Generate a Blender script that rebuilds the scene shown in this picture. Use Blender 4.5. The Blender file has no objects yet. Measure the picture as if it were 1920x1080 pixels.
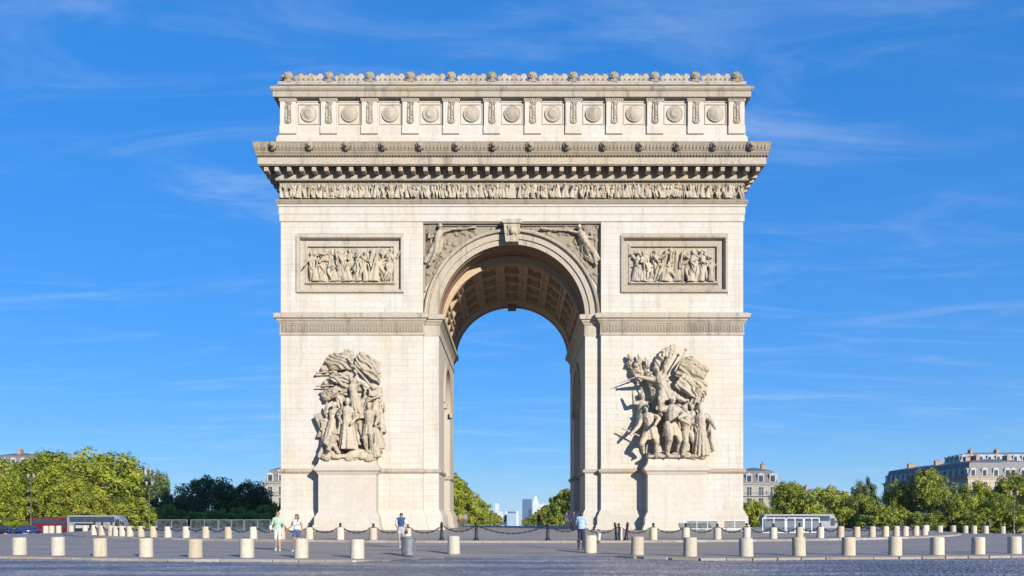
import bpy, bmesh, math, random
from mathutils import Vector, Matrix, Euler, noise as mnoise
PI = math.pi
R = math.radians
sc = bpy.context.scene
C = sc.collection

# ------------------------------------------------------------------ camera, sky, sun, exposure
F = 1587.0; HZ = 970.0; EYE = 1.6           # focal length in photo pixels, horizon row, eye height
cd = bpy.data.cameras.new('camera'); cam = bpy.data.objects.new('camera', cd); C.objects.link(cam)
cd.sensor_width = 36; cd.lens = 36 * F / 1920; cd.shift_y = (HZ - 540) / 1920
cd.clip_start = .5; cd.clip_end = 40000
cam.location = (0, 0, EYE); cam.rotation_euler = (R(90), 0, 0)
sc.camera = cam
SUN_AZ, SUN_EL = 29.5, 16.5                  # degrees right of straight behind the camera, elevation
sdir = Vector((math.sin(R(SUN_AZ)) * math.cos(R(SUN_EL)), -math.cos(R(SUN_AZ)) * math.cos(R(SUN_EL)), math.sin(R(SUN_EL))))
ld = bpy.data.lights.new('sun', 'SUN'); ld.energy = 4.6; ld.angle = R(.55); ld.color = (1, .95, .865)
sun = bpy.data.objects.new('sun', ld); C.objects.link(sun)
sun.rotation_euler = sdir.to_track_quat('Z', 'Y').to_euler()
sun.location = (40, -60, 60)
w = bpy.data.worlds.new('World'); sc.world = w; w.use_nodes = True
nt = w.node_tree; N = nt.nodes; L = nt.links
for n in list(N): N.remove(n)
out = N.new('ShaderNodeOutputWorld'); bg = N.new('ShaderNodeBackground'); bg.inputs[1].default_value = .15
sky = N.new('ShaderNodeTexSky'); sky.sky_type = 'NISHITA'; sky.sun_disc = False
sky.sun_elevation = R(SUN_EL); sky.sun_rotation = math.atan2(sdir.x, sdir.y)
sky.altitude = 60; sky.air_density = .6; sky.dust_density = 0; sky.ozone_density = 7.2
hs = N.new('ShaderNodeHueSaturation'); hs.inputs['Saturation'].default_value = 1.04
bw = N.new('ShaderNodeRGBToBW'); L.new(sky.outputs[0], bw.inputs[0])      # compress the sky's brightness range evenly, in every direction
pw_ = N.new('ShaderNodeMath'); pw_.operation = 'POWER'; L.new(bw.outputs[0], pw_.inputs[0]); pw_.inputs[1].default_value = -.60
vsc = N.new('ShaderNodeVectorMath'); vsc.operation = 'SCALE'; L.new(sky.outputs[0], vsc.inputs[0]); L.new(pw_.outputs[0], vsc.inputs['Scale'])
tn = N.new('ShaderNodeVectorMath'); tn.operation = 'MULTIPLY'; L.new(vsc.outputs[0], tn.inputs[0]); tn.inputs[1].default_value = (.64, 1.07, 1.05)
L.new(tn.outputs[0], hs.inputs['Color'])
tc = N.new('ShaderNodeTexCoord')
sep = N.new('ShaderNodeSeparateXYZ'); L.new(tc.outputs['Generated'], sep.inputs[0])
def wm(op, a, b=None):
    m = N.new('ShaderNodeMath'); m.operation = op
    for i, s in enumerate((a, b)):
        if s is None: continue
        if isinstance(s, (int, float)): m.inputs[i].default_value = s
        else: L.new(s, m.inputs[i])
    return m.outputs[0]
zz = wm('ADD', wm('MAXIMUM', sep.outputs[2], 0.0), .10)
cx, cy = wm('DIVIDE', sep.outputs[0], zz), wm('DIVIDE', sep.outputs[1], zz)
cmb = N.new('ShaderNodeCombineXYZ'); L.new(cx, cmb.inputs[0]); L.new(cy, cmb.inputs[1])
def wisps(rot, scl, lo, hi, nscale, off):
    mp = N.new('ShaderNodeMapping'); mp.inputs['Rotation'].default_value = (0, 0, R(rot)); mp.inputs['Scale'].default_value = scl
    mp.inputs['Location'].default_value = off
    L.new(cmb.outputs[0], mp.inputs[0])
    nz = N.new('ShaderNodeTexNoise'); nz.inputs['Scale'].default_value = nscale; nz.inputs['Detail'].default_value = 9
    nz.inputs['Roughness'].default_value = .64; nz.inputs['Distortion'].default_value = 1.1
    L.new(mp.outputs[0], nz.inputs['Vector'])
    rp = N.new('ShaderNodeMapRange'); rp.inputs[1].default_value = lo; rp.inputs[2].default_value = hi; rp.interpolation_type = 'SMOOTHSTEP'
    L.new(nz.outputs[0], rp.inputs[0]); return rp.outputs[0]
wa = wisps(38, (.75, 2.0, 1), .48, .80, 1.5, (6.7, 1.4, 0))
wb = wisps(-30, (.7, 2.6, 1), .49, .80, 1.9, (5.1, 2.2, 0))
wmask = wisps(40, (.6, .8, 1), .30, .60, .55, (7.9, 6.3, 0))
cl = wm('MULTIPLY', wm('MULTIPLY', wm('ADD', wa, wm('MULTIPLY', wb, .8)), wmask), .21)
cl = wm('MINIMUM', wm('ADD', cl, wm('DIVIDE', .0056, wm('MULTIPLY', zz, zz))), .55)          # plus a thin even cirrus veil, denser towards the horizon
mx = N.new('ShaderNodeMix'); mx.data_type = 'RGBA'
L.new(cl, mx.inputs['Factor']); L.new(hs.outputs[0], mx.inputs[6]); mx.inputs[7].default_value = (2.9, 3.35, 3.9, 1)
L.new(mx.outputs[2], bg.inputs[0]); L.new(bg.outputs[0], out.inputs[0])
vs = sc.view_settings; vs.view_transform = 'Standard'; vs.look = 'None'; vs.exposure = .74; vs.gamma = 1
sc.render.engine = 'CYCLES'
cy_ = sc.cycles; cy_.max_bounces = 6; cy_.diffuse_bounces = 4; cy_.glossy_bounces = 3; cy_.transmission_bounces = 4
cy_.volume_bounces = 1; cy_.use_adaptive_sampling = True; cy_.sample_clamp_indirect = 8; cy_.caustics_reflective = False; cy_.caustics_refractive = False
try: cy_.use_denoising = True
except Exception: pass

# ------------------------------------------------------------------ helpers
rng = random.Random(7)
def at(px, py, Y): return Vector(((px - 960) * Y / F, Y, EYE + (HZ - py) * Y / F))
def X_(px, Y): return (px - 960) * Y / F
def Z_(py, Y): return EYE + (HZ - py) * Y / F
def tag(o, label=None, cat=None, group=None, kind=None):
    if label: o['label'] = label
    if cat: o['category'] = cat
    if group: o['group'] = group
    if kind: o['kind'] = kind
    return o
def thing(name, label, cat, loc=(0, 0, 0), rz=0, group=None):
    o = bpy.data.objects.new(name, None); C.objects.link(o); o.location = loc; o.rotation_euler = (0, 0, rz)
    o.empty_display_size = .3
    return tag(o, label, cat, group)
def link(name, me, parent=None, loc=None, rot=None, scale=None, world=False, kind=None):
    o = bpy.data.objects.new(name, me); C.objects.link(o)
    if parent is not None:
        o.parent = parent
        if world:
            m = Matrix.Identity(4); p = parent
            while p is not None:
                m = p.matrix_parent_inverse @ Matrix.LocRotScale(p.location, p.rotation_euler, p.scale) @ m
                p = p.parent
            o.matrix_parent_inverse = m.inverted()
    if loc is not None: o.location = loc
    if rot is not None: o.rotation_euler = rot
    if scale is not None: o.scale = scale
    if kind: o['kind'] = kind
    return o
def copy_tree(o, parent=None):
    c = o.copy(); C.objects.link(c); c.parent = parent
    for ch in o.children: 
        k = copy_tree(ch, c)
        k.matrix_parent_inverse = ch.matrix_parent_inverse.copy()
    return c
class MB:
    def __init__(s): s.v = []; s.f = []; s.t = []
    def add(s, v, f, t=None):
        n = len(s.v); s.v += [tuple(p) for p in v]; s.f += [tuple(i + n for i in q) for q in f]
        if t is not None: s.t += [t] * len(f)
        return s
    def box(s, x0, x1, y0, y1, z0, z1, M=None, t=None):
        v = [(x, y, z) for z in (z0, z1) for y in (y0, y1) for x in (x0, x1)]
        if M is not None: v = [tuple(M @ Vector(p)) for p in v]
        return s.add(v, [(0, 2, 3, 1), (4, 5, 7, 6), (0, 1, 5, 4), (1, 3, 7, 5), (3, 2, 6, 7), (2, 0, 4, 6)], t)
    def cbox(s, x0, x1, y0, y1, z0, z1, c=.02, M=None, t=None):      # box with chamfered vertical faces front
        b = bmesh.new(); bmesh.ops.create_cube(b, size=1)
        for v in b.verts: v.co = Vector(((x0 + x1) / 2 + v.co.x * (x1 - x0), (y0 + y1) / 2 + v.co.y * (y1 - y0), (z0 + z1) / 2 + v.co.z * (z1 - z0)))
        bmesh.ops.bevel(b, geom=b.edges[:], offset=c, segments=1, affect='EDGES')
        b.verts.index_update(); vv = [v.co.copy() for v in b.verts]
        if M is not None: vv = [M @ p for p in vv]
        s.add(vv, [tuple(v.index for v in f.verts) for f in b.faces], t); b.free(); return s
    def sweep(s, poly, prof, closed=True, cap=True):
        """poly: outline (x,y) counter-clockwise; prof: list of (outset, z); mitred moulding round the outline"""
        n = len(poly); P = [Vector(p).to_2d() for p in poly]; off = []
        for i in range(n):
            a, b, c = P[i - 1], P[i], P[(i + 1) % n]
            d1 = (b - a).normalized(); d2 = (c - b).normalized()
            n1 = Vector((d1.y, -d1.x)); n2 = Vector((d2.y, -d2.x))
            m = n1 + n2; off.append(m / max(.15, m.dot(n1)) if m.length > 1e-6 else n1)
        v = []; f = []
        for (p, z) in prof:
            for i in range(n): q = P[i] + off[i] * p; v.append((q.x, q.y, z))
        for k in range(len(prof) - 1):
            for i in range(n):
                j = (i + 1) % n; f.append((k * n + i, k * n + j, (k + 1) * n + j, (k + 1) * n + i))
        if cap:
            f.append(tuple(range(n))[::-1]); f.append(tuple(range((len(prof) - 1) * n, len(prof) * n)))
        return s.add(v, f)
    def extr(s, poly, y0, y1, M=None):
        """poly in (x,z), extruded along y"""
        n = len(poly); v = [(x, y0, z) for x, z in poly] + [(x, y1, z) for x, z in poly]
        if M is not None: v = [tuple(M @ Vector(p)) for p in v]
        f = [(i, (i + 1) % n, n + (i + 1) % n, n + i) for i in range(n)]
        return s.add(v, f + [tuple(range(n))[::-1], tuple(range(n, 2 * n))])
    def arc(s, prof, cx, cz, a0, a1, n, ex=1.0, closed=False):
        """prof: list of (radius, y), swept round (cx,cz) in the XZ plane from a0 to a1; ex = vertical squash"""
        v = []; m = len(prof)
        for i in range(n + 1):
            a = a0 + (a1 - a0) * i / n
            for (r, y) in prof: v.append((cx + r * math.cos(a), y, cz + r * ex * math.sin(a)))
        f = []
        mm = m if closed else m - 1
        for i in range(n):
            for k in range(mm):
                k2 = (k + 1) % m; f.append((i * m + k, i * m + k2, (i + 1) * m + k2, (i + 1) * m + k))
        if closed: f += [tuple(range(m)), tuple(range(n * m, n * m + m))[::-1]]
        return s.add(v, f)
    def lathe(s, prof, n=16, c=(0, 0, 0), M=None):
        v = []; f = []; m = len(prof)
        for (r, z) in prof:
            for i in range(n):
                a = 2 * PI * i / n; p = Vector((c[0] + r * math.cos(a), c[1] + r * math.sin(a), c[2] + z)); v.append(tuple(M @ p) if M is not None else tuple(p))
        for k in range(m - 1):
            for i in range(n):
                j = (i + 1) % n; f.append((k * n + i, k * n + j, (k + 1) * n + j, (k + 1) * n + i))
        f += [tuple(range(n))[::-1], tuple(range((m - 1) * n, m * n))]
        return s.add(v, f)
    def tube(s, pts, r, n=8, t=None):
        pts = [Vector(p) for p in pts]; m = len(pts); rr = r if isinstance(r, (list, tuple)) else [r] * m
        v = []; f = []
        for k in range(m):
            d = (pts[min(k + 1, m - 1)] - pts[max(k - 1, 0)]).normalized()
            u = d.orthogonal().normalized() if k == 0 else (u - d * u.dot(d)).normalized()
            w_ = d.cross(u)
            for i in range(n):
                a = 2 * PI * i / n; v.append(pts[k] + (u * math.cos(a) + w_ * math.sin(a)) * rr[k])
        for k in range(m - 1):
            for i in range(n):
                j = (i + 1) % n; f.append((k * n + i, k * n + j, (k + 1) * n + j, (k + 1) * n + i))
        f += [tuple(range(n))[::-1], tuple(range((m - 1) * n, m * n))]
        return s.add(v, f, t)
    def cap(s, a, b, ra, rb, n=10, fl=1.0):
        a, b = Vector(a), Vector(b); d = b - a
        d = d.normalized() if d.length > 1e-6 else Vector((0, 0, 1))
        pts = []; rr = []
        for k in (80, 45, 15): pts.append(a - d * ra * math.sin(R(k))); rr.append(ra * math.cos(R(k)))
        for k in (15, 45, 80): pts.append(b + d * rb * math.sin(R(k))); rr.append(rb * math.cos(R(k)))
        return s.tube(pts, rr, n)
    def ell(s, c, r, rot=None, n=12):
        M = Matrix.LocRotScale(Vector(c), Euler(rot) if rot else None, Vector(r)); v = []; f = []; m = n // 2
        for k in range(1, m):
            th = PI * k / m
            for i in range(n):
                a = 2 * PI * i / n; v.append(M @ Vector((math.sin(th) * math.cos(a), math.sin(th) * math.sin(a), -math.cos(th))))
        for k in range(m - 2):
            for i in range(n):
                j = (i + 1) % n; f.append((k * n + i, k * n + j, (k + 1) * n + j, (k + 1) * n + i))
        b = len(v); v.append(M @ Vector((0, 0, -1))); v.append(M @ Vector((0, 0, 1)))
        for i in range(n):
            j = (i + 1) % n; f.append((b, j, i)); f.append((b + 1, (m - 2) * n + i, (m - 2) * n + j))
        return s.add(v, f)
    def sheet(s, fn, nu, nv, th):
        """closed cloth-like slab: fn(u,v)->Vector, thickness th"""
        P = [[Vector(fn(i / nu, j / nv)) for j in range(nv + 1)] for i in range(nu + 1)]
        def nrm(i, j):
            a = P[min(i + 1, nu)][j] - P[max(i - 1, 0)][j]; b = P[i][min(j + 1, nv)] - P[i][max(j - 1, 0)]
            q = a.cross(b); return q.normalized() if q.length > 1e-9 else Vector((0, -1, 0))
        top = []; bot = []
        for i in range(nu + 1):
            for j in range(nv + 1):
                q = nrm(i, j) * th / 2; top.append(P[i][j] + q); bot.append(P[i][j] - q)
        W = nv + 1; o = len(top); f = []
        for i in range(nu):
            for j in range(nv):
                a, b, c, d = i * W + j, (i + 1) * W + j, (i + 1) * W + j + 1, i * W + j + 1
                f.append((a, b, c, d)); f.append((o + d, o + c, o + b, o + a))
        rim = [(i * W, (i + 1) * W) for i in range(nu)] + [(nu * W + j, nu * W + j + 1) for j in range(nv)] + \
              [((i + 1) * W + nv, i * W + nv) for i in range(nu)] + [(j + 1, j) for j in range(nv)]
        for a, b in rim: f.append((b, a, o + a, o + b))
        return s.add(top + bot, f)
    def mesh(s, name, mat=None, smooth=False, fix=True):
        me = bpy.data.meshes.new(name); me.from_pydata(s.v, [], s.f)
        if fix:
            b = bmesh.new(); b.from_mesh(me); bmesh.ops.recalc_face_normals(b, faces=b.faces[:]); b.to_mesh(me); b.free()
        if s.t and len(s.t) == len(s.f):
            at_ = me.attributes.new('tint', 'FLOAT', 'FACE'); at_.data.foreach_set('value', s.t)
        if mat: me.materials.append(mat)
        if smooth: me.polygons.foreach_set('use_smooth', [True] * len(me.polygons))
        me.update(); return me
    def build(s, name, mat, parent=None, smooth=False, world=True, fix=True, kind=None, **k):
        return link(name, s.mesh(name, mat, smooth, fix), parent, world=(world and parent is not None), kind=kind, **k)
def evaluated(me, mods, name, mat=None, smooth=True):
    o = bpy.data.objects.new('tmp', me); C.objects.link(o)
    for typ, kw in mods:
        m = o.modifiers.new(typ.lower(), typ)
        for k, v in kw.items(): setattr(m, k, v)
    dg = bpy.context.evaluated_depsgraph_get()
    r = bpy.data.meshes.new_from_object(o.evaluated_get(dg)); r.name = name
    bpy.data.objects.remove(o); bpy.data.meshes.remove(me)
    r.materials.clear()
    if mat: r.materials.append(mat)
    r.polygons.foreach_set('use_smooth', [smooth] * len(r.polygons))
    return r
CLOUD = bpy.data.textures.new('carving', 'CLOUDS'); CLOUD.noise_scale = .22; CLOUD.noise_depth = 2
def fuse(mb, name, mat, voxel, sm=3, dec=None, fac=.5, disp=0):
    """fuse overlapping closed shapes into ONE continuous surface"""
    mods = [('REMESH', dict(mode='VOXEL', voxel_size=voxel)), ('SMOOTH', dict(factor=fac, iterations=sm))]
    if disp: mods.append(('DISPLACE', dict(texture=CLOUD, strength=disp, mid_level=.5, texture_coords='LOCAL')))
    if dec: mods.append(('DECIMATE', dict(ratio=dec)))
    return evaluated(mb.mesh('raw', fix=False), mods, name, mat)

# ------------------------------------------------------------------ materials
def mat_new(name):
    m = bpy.data.materials.new(name); m.use_nodes = True; t = m.node_tree
    return m, t, t.nodes, t.links, t.nodes['Principled BSDF']
def ramp(n, cols):
    r = n.new('ShaderNodeValToRGB'); e = r.color_ramp.elements
    while len(e) < len(cols): e.new(.5)
    for q, (p, c) in zip(e, cols): q.position = p; q.color = (*c, 1)
    return r
def mixc(n, l, mode, fac, a, b):
    m = n.new('ShaderNodeMix'); m.data_type = 'RGBA'; m.blend_type = mode
    for s, q in ((0, fac), (6, a), (7, b)):
        if isinstance(q, (int, float)): m.inputs[s].default_value = q
        elif isinstance(q, tuple): m.inputs[s].default_value = (*q, 1)
        else: l.new(q, m.inputs[s])
    return m.outputs[2]
def tex(n, l, kind, scale, detail=4, vec=None, **k):
    t = n.new(kind)
    t.inputs['Scale'].default_value = scale
    if 'Detail' in t.inputs: t.inputs['Detail'].default_value = detail
    for q, v in k.items(): t.inputs[q].default_value = v
    if vec is not None: l.new(vec, t.inputs['Vector'])
    return t
def posvec(n, l, scl=None, obj=False):
    if obj: src = n.new('ShaderNodeTexCoord').outputs['Object']
    else: src = n.new('ShaderNodeNewGeometry').outputs['Position']
    if scl is None: return src
    m = n.new('ShaderNodeMapping'); m.inputs['Scale'].default_value = scl; l.new(src, m.inputs[0]); return m.outputs[0]
def stone(name, base, dark, warm, rough=.85, stain=.5, bump=.25, tint=False, fine=3.0, courses=False, vary=.12, grain=.2, streak=(1.3, 1.3, .16)):
    m, t, n, l, b = mat_new(name)
    p = posvec(n, l)
    big = tex(n, l, 'ShaderNodeTexNoise', .22, 5, p, Roughness=.6)
    c = mixc(n, l, 'MIX', ramp(n, [(.38, (0, 0, 0)), (.68, (1, 1, 1))]).outputs[0], base, warm)
    l.new(big.outputs[0], c.node.inputs[0].links[0].from_node.inputs[0])
    strk = tex(n, l, 'ShaderNodeTexNoise', 1.0, 5, posvec(n, l, streak), Roughness=.65)
    rs = ramp(n, [(.52, (0, 0, 0)), (.74, (1, 1, 1))]); l.new(strk.outputs[0], rs.inputs[0])
    ms = n.new('ShaderNodeMath'); ms.operation = 'MULTIPLY'; ms.inputs[1].default_value = stain; l.new(rs.outputs[0], ms.inputs[0])
    c = mixc(n, l, 'MIX', ms.outputs[0], c, dark)
    fn = tex(n, l, 'ShaderNodeTexNoise', fine, 8, p, Roughness=.7)
    rf = ramp(n, [(.3, (1 - grain, 1 - grain * 1.05, 1 - grain * 1.1)), (.7, (1 + grain * .5,) * 3)]); l.new(fn.outputs[0], rf.inputs[0])
    c = mixc(n, l, 'MULTIPLY', 1.0, c, rf.outputs[0])
    oi = n.new('ShaderNodeObjectInfo'); src = oi.outputs['Random']
    if tint:
        a = n.new('ShaderNodeAttribute'); a.attribute_name = 'tint'; ad = n.new('ShaderNodeMath'); ad.operation = 'ADD'
        l.new(a.outputs['Fac'], ad.inputs[0]); l.new(src, ad.inputs[1]); fr = n.new('ShaderNodeMath'); fr.operation = 'FRACT'; l.new(ad.outputs[0], fr.inputs[0]); src = fr.outputs[0]
    rv = ramp(n, [(0, (1 - vary, 1 - vary * 1.15, 1 - vary * 1.4)), (1, (1 + vary * .5,) * 3)]); l.new(src, rv.inputs[0])
    c = mixc(n, l, 'MULTIPLY', 1.0, c, rv.outputs[0])
    hsrc = fn.outputs[0]
    if courses:
        br = n.new('ShaderNodeTexBrick'); br.inputs['Scale'].default_value = 1; br.inputs['Mortar Size'].default_value = .02
        br.inputs['Brick Width'].default_value = 1.7; br.inputs['Row Height'].default_value = .58
        sx = n.new('ShaderNodeSeparateXYZ'); l.new(p, sx.inputs[0]); ad = n.new('ShaderNodeMath'); ad.operation = 'ADD'
        l.new(sx.outputs[0], ad.inputs[0]); l.new(sx.outputs[1], ad.inputs[1]); cb = n.new('ShaderNodeCombineXYZ'); l.new(ad.outputs[0], cb.inputs[0]); l.new(sx.outputs[2], cb.inputs[1])
        l.new(cb.outputs[0], br.inputs['Vector']); br.inputs['Color1'].default_value = (1, 1, 1, 1); br.inputs['Color2'].default_value = (.96, .95, .93, 1); br.inputs['Mortar'].default_value = (.86, .84, .81, 1)
        c = mixc(n, l, 'MULTIPLY', .5, c, br.outputs[0])
    l.new(c, b.inputs['Base Color']); b.inputs['Roughness'].default_value = rough
    b.inputs['Specular IOR Level'].default_value = .25
    bp = n.new('ShaderNodeBump'); bp.inputs['Strength'].default_value = bump; bp.inputs['Distance'].default_value = .05
    l.new(hsrc, bp.inputs['Height']); l.new(bp.outputs[0], b.inputs['Normal'])
    return m
def plain(name, col, rough=.6, metal=0, vary=.12, nscale=6, bump=0, spec=.5, coat=0):
    m, t, n, l, b = mat_new(name)
    nz = tex(n, l, 'ShaderNodeTexNoise', nscale, 5, posvec(n, l, obj=True))
    r = ramp(n, [(.3, tuple(c * (1 - vary) for c in col)), (.7, tuple(min(1, c * (1 + vary)) for c in col))]); l.new(nz.outputs[0], r.inputs[0])
    l.new(r.outputs[0], b.inputs['Base Color']); b.inputs['Roughness'].default_value = rough; b.inputs['Metallic'].default_value = metal
    b.inputs['Specular IOR Level'].default_value = spec
    if coat: b.inputs['Coat Weight'].default_value = coat; b.inputs['Coat Roughness'].default_value = .06
    if bump:
        bp = n.new('ShaderNodeBump'); bp.inputs['Strength'].default_value = bump; bp.inputs['Distance'].default_value = .02; l.new(nz.outputs[0], bp.inputs['Height']); l.new(bp.outputs[0], b.inputs['Normal'])
    return m
def leafmat(name, cols, transl=.22):
    m, t, n, l, b = mat_new(name)
    a = n.new('ShaderNodeAttribute'); a.attribute_name = 'tint'
    oi = n.new('ShaderNodeObjectInfo')
    r = ramp(n, cols); ad = n.new('ShaderNodeMath'); ad.operation = 'MULTIPLY_ADD'; l.new(oi.outputs['Random'], ad.inputs[0]); ad.inputs[1].default_value = .3; l.new(a.outputs['Fac'], ad.inputs[2])
    sb = n.new('ShaderNodeMath'); sb.operation = 'SUBTRACT'; l.new(ad.outputs[0], sb.inputs[0]); sb.inputs[1].default_value = .15
    l.new(sb.outputs[0], r.inputs[0]); l.new(r.outputs[0], b.inputs['Base Color']); b.inputs['Roughness'].default_value = .55; b.inputs['Specular IOR Level'].default_value = .3
    tr = n.new('ShaderNodeBsdfTranslucent'); l.new(r.outputs[0], tr.inputs[0])
    ms = n.new('ShaderNodeMixShader'); ms.inputs[0].default_value = transl; l.new(b.outputs[0], ms.inputs[1]); l.new(tr.outputs[0], ms.inputs[2])
    l.new(ms.outputs[0], n['Material Output'].inputs[0]); return m
M = {}
M['wall'] = stone('pale_ashlar', (.475, .445, .40), (.33, .295, .25), (.475, .415, .32), stain=.62, tint=True, vary=.045, grain=.10, streak=(1.7, 1.7, .09))
M['core'] = stone('pale_ashlar_courses', (.465, .43, .375), (.36, .32, .27), (.455, .40, .325), stain=.5, courses=True, grain=.10, streak=(1.7, 1.7, .09))
M['trim'] = stone('weathered_moulding', (.37, .33, .272), (.15, .125, .098), (.39, .32, .235), stain=.85, fine=5)
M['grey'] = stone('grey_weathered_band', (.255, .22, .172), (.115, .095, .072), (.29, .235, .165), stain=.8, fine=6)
M['statue'] = stone('carved_stone', (.405, .36, .29), (.15, .122, .092), (.41, .335, .235), stain=.7, fine=4, bump=.35)
M['rib'] = stone('lit_rib_stone', (.42, .32, .215), (.22, .15, .10), (.45, .32, .19), stain=.5, fine=4)  # paler copy of the vault stone: light on the ribs painted in
M['vault'] = stone('shaded_vault_stone', (.22, .15, .105), (.11, .07, .05), (.26, .165, .10), stain=.6, fine=4)  # brown copy of the vault stone: shade of soffit and recesses painted in
M['bollard'] = stone('bollard_stone', (.47, .43, .365), (.25, .19, .13), (.49, .40, .28), stain=.5, fine=9, vary=.16)
M['kerb'] = stone('kerb_granite', (.29, .26, .23), (.15, .135, .12), (.32, .28, .24), fine=9, vary=.2)
M['iron'] = plain('black_iron', (.025, .023, .024), .5, .6)
M['lampmetal'] = plain('dull_bronze', (.16, .14, .12), .6, .3)
M['steel'] = plain('galvanised_steel', (.32, .34, .37), .42, .75, .2)
M['bark'] = plain('tree_bark', (.11, .085, .06), .9, 0, .3, 5, .6)
GREEN = [(0, (.045, .065, .007)), (.3, (.155, .19, .014)), (.65, (.28, .305, .024)), (1, (.36, .345, .038))]
M['leaf'] = leafmat('plane_leaves', GREEN)
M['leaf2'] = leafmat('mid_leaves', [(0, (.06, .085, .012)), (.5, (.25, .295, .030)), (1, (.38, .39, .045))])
M['leaf3'] = leafmat('darkened_leaves', [(0, (.032, .055, .018)), (.5, (.08, .125, .035)), (1, (.15, .19, .05))], .15)  # darker leaf copy: the arch's shade on the left trees is put into it

# ------------------------------------------------------------------ ground
AC = Vector((0, 93.1, 0))                     # centre of the arch
GP = [(-400, 0), (140, 0), (165, -1.4), (260, -4.2), (600, -11), (1500, -22), (5000, -52), (14000, -142)]
def gz1(y):
    for (a, za), (b, zb) in zip(GP, GP[1:]):
        if y <= b: return za + (zb - za) * max(0, (y - a)) / (b - a)
    return GP[-1][1]
def smooth(a, b, t): t = min(1, max(0, (t - a) / (b - a))); return t * t * (3 - 2 * t)
def gz(x, y):                                # the hill falls away behind the arch, and earlier to both sides
    g = gz1(y); return g + (min(g, -.0208 * (y - 75)) - g) * smooth(38, 56, abs(x)) if y > 75 else g
def ground_mat():
    m, t, n, l, b = mat_new('asphalt_road')
    p = posvec(n, l); a = tex(n, l, 'ShaderNodeTexNoise', .12, 6, p); f = tex(n, l, 'ShaderNodeTexNoise', 14, 6, p)
    r = ramp(n, [(.3, (.050, .052, .060)), (.7, (.085, .085, .092))]); l.new(a.outputs[0], r.inputs[0])
    r2 = ramp(n, [(.3, (.75, .75, .75)), (.7, (1.15, 1.15, 1.15))]); l.new(f.outputs[0], r2.inputs[0])
    l.new(mixc(n, l, 'MULTIPLY', 1.0, r.outputs[0], r2.outputs[0]), b.inputs['Base Color']); b.inputs['Roughness'].default_value = .6
    return m
def sett_mat():
    m, t, n, l, b = mat_new('blue_grey_granite_setts')
    p = posvec(n, l); at_ = n.new('ShaderNodeAttribute'); at_.attribute_name = 'tint'
    r = ramp(n, [(0, (.062, .066, .092)), (.5, (.092, .098, .128)), (.85, (.13, .132, .155)), (1, (.19, .178, .172))]); l.new(at_.outputs['Fac'], r.inputs[0])
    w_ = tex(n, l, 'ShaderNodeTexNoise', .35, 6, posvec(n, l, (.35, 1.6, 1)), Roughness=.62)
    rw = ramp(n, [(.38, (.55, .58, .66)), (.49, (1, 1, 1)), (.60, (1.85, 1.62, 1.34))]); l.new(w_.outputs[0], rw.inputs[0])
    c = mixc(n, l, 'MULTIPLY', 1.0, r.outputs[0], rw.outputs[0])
    f = tex(n, l, 'ShaderNodeTexNoise', 30, 4, p); r2 = ramp(n, [(.3, (.8, .8, .8)), (.7, (1.15, 1.15, 1.15))]); l.new(f.outputs[0], r2.inputs[0])
    l.new(mixc(n, l, 'MULTIPLY', 1.0, c, r2.outputs[0]), b.inputs['Base Color'])
    b.inputs['Roughness'].default_value = .42; b.inputs['Specular IOR Level'].default_value = .5
    bp = n.new('ShaderNodeBump'); bp.inputs['Strength'].default_value = .3; bp.inputs['Distance'].default_value = .01; l.new(f.outputs[0], bp.inputs['Height']); l.new(bp.outputs[0], b.inputs['Normal'])
    return m
def plaza_mat(name, c0, c1, sx=.22, sy=.14):
    m, t, n, l, b = mat_new(name)
    p = posvec(n, l)
    br = n.new('ShaderNodeTexBrick'); br.inputs['Scale'].default_value = 1; br.inputs['Brick Width'].default_value = sx; br.inputs['Row Height'].default_value = sy; br.inputs['Mortar Size'].default_value = .012
    br.inputs['Color1'].default_value = (*c0, 1); br.inputs['Color2'].default_value = (*c1, 1); br.inputs['Mortar'].default_value = (*[x * .5 for x in c0], 1); l.new(p, br.inputs['Vector'])
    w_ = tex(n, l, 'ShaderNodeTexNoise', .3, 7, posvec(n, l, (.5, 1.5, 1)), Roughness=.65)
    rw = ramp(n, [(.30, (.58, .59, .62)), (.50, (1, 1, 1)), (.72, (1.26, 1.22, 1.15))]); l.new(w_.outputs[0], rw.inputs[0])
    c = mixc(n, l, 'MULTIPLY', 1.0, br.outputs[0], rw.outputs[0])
    f = tex(n, l, 'ShaderNodeTexNoise', 22, 5, p); r2 = ramp(n, [(.3, (.78, .78, .78)), (.7, (1.18, 1.18, 1.18))]); l.new(f.outputs[0], r2.inputs[0])
    l.new(mixc(n, l, 'MULTIPLY', 1.0, c, r2.outputs[0]), b.inputs['Base Color']); b.inputs['Roughness'].default_value = .65
    bp = n.new('ShaderNodeBump'); bp.inputs['Strength'].default_value = .35; bp.inputs['Distance'].default_value = .012; l.new(br.outputs['Fac'], bp.inputs['Height']); l.new(bp.outputs[0], b.inputs['Normal']); bp.invert = True
    return m
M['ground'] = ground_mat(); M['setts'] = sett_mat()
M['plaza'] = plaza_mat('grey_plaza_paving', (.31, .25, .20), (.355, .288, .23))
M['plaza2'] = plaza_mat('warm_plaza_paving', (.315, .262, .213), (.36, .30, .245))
mb = MB(); ys = [-400, -60, 0, 50, 75, 90, 105, 120, 140, 150, 165, 190, 210, 260, 400, 600, 1000, 1500, 3000, 5000, 9000, 14000]
gx = [-9000, -900, -200, -90] + [-60 + 5 * i for i in range(25)] + [90, 200, 900, 9000]; nx = len(gx)
for y in ys: mb.v += [(x, y, gz(x, y)) for x in gx]
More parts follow.
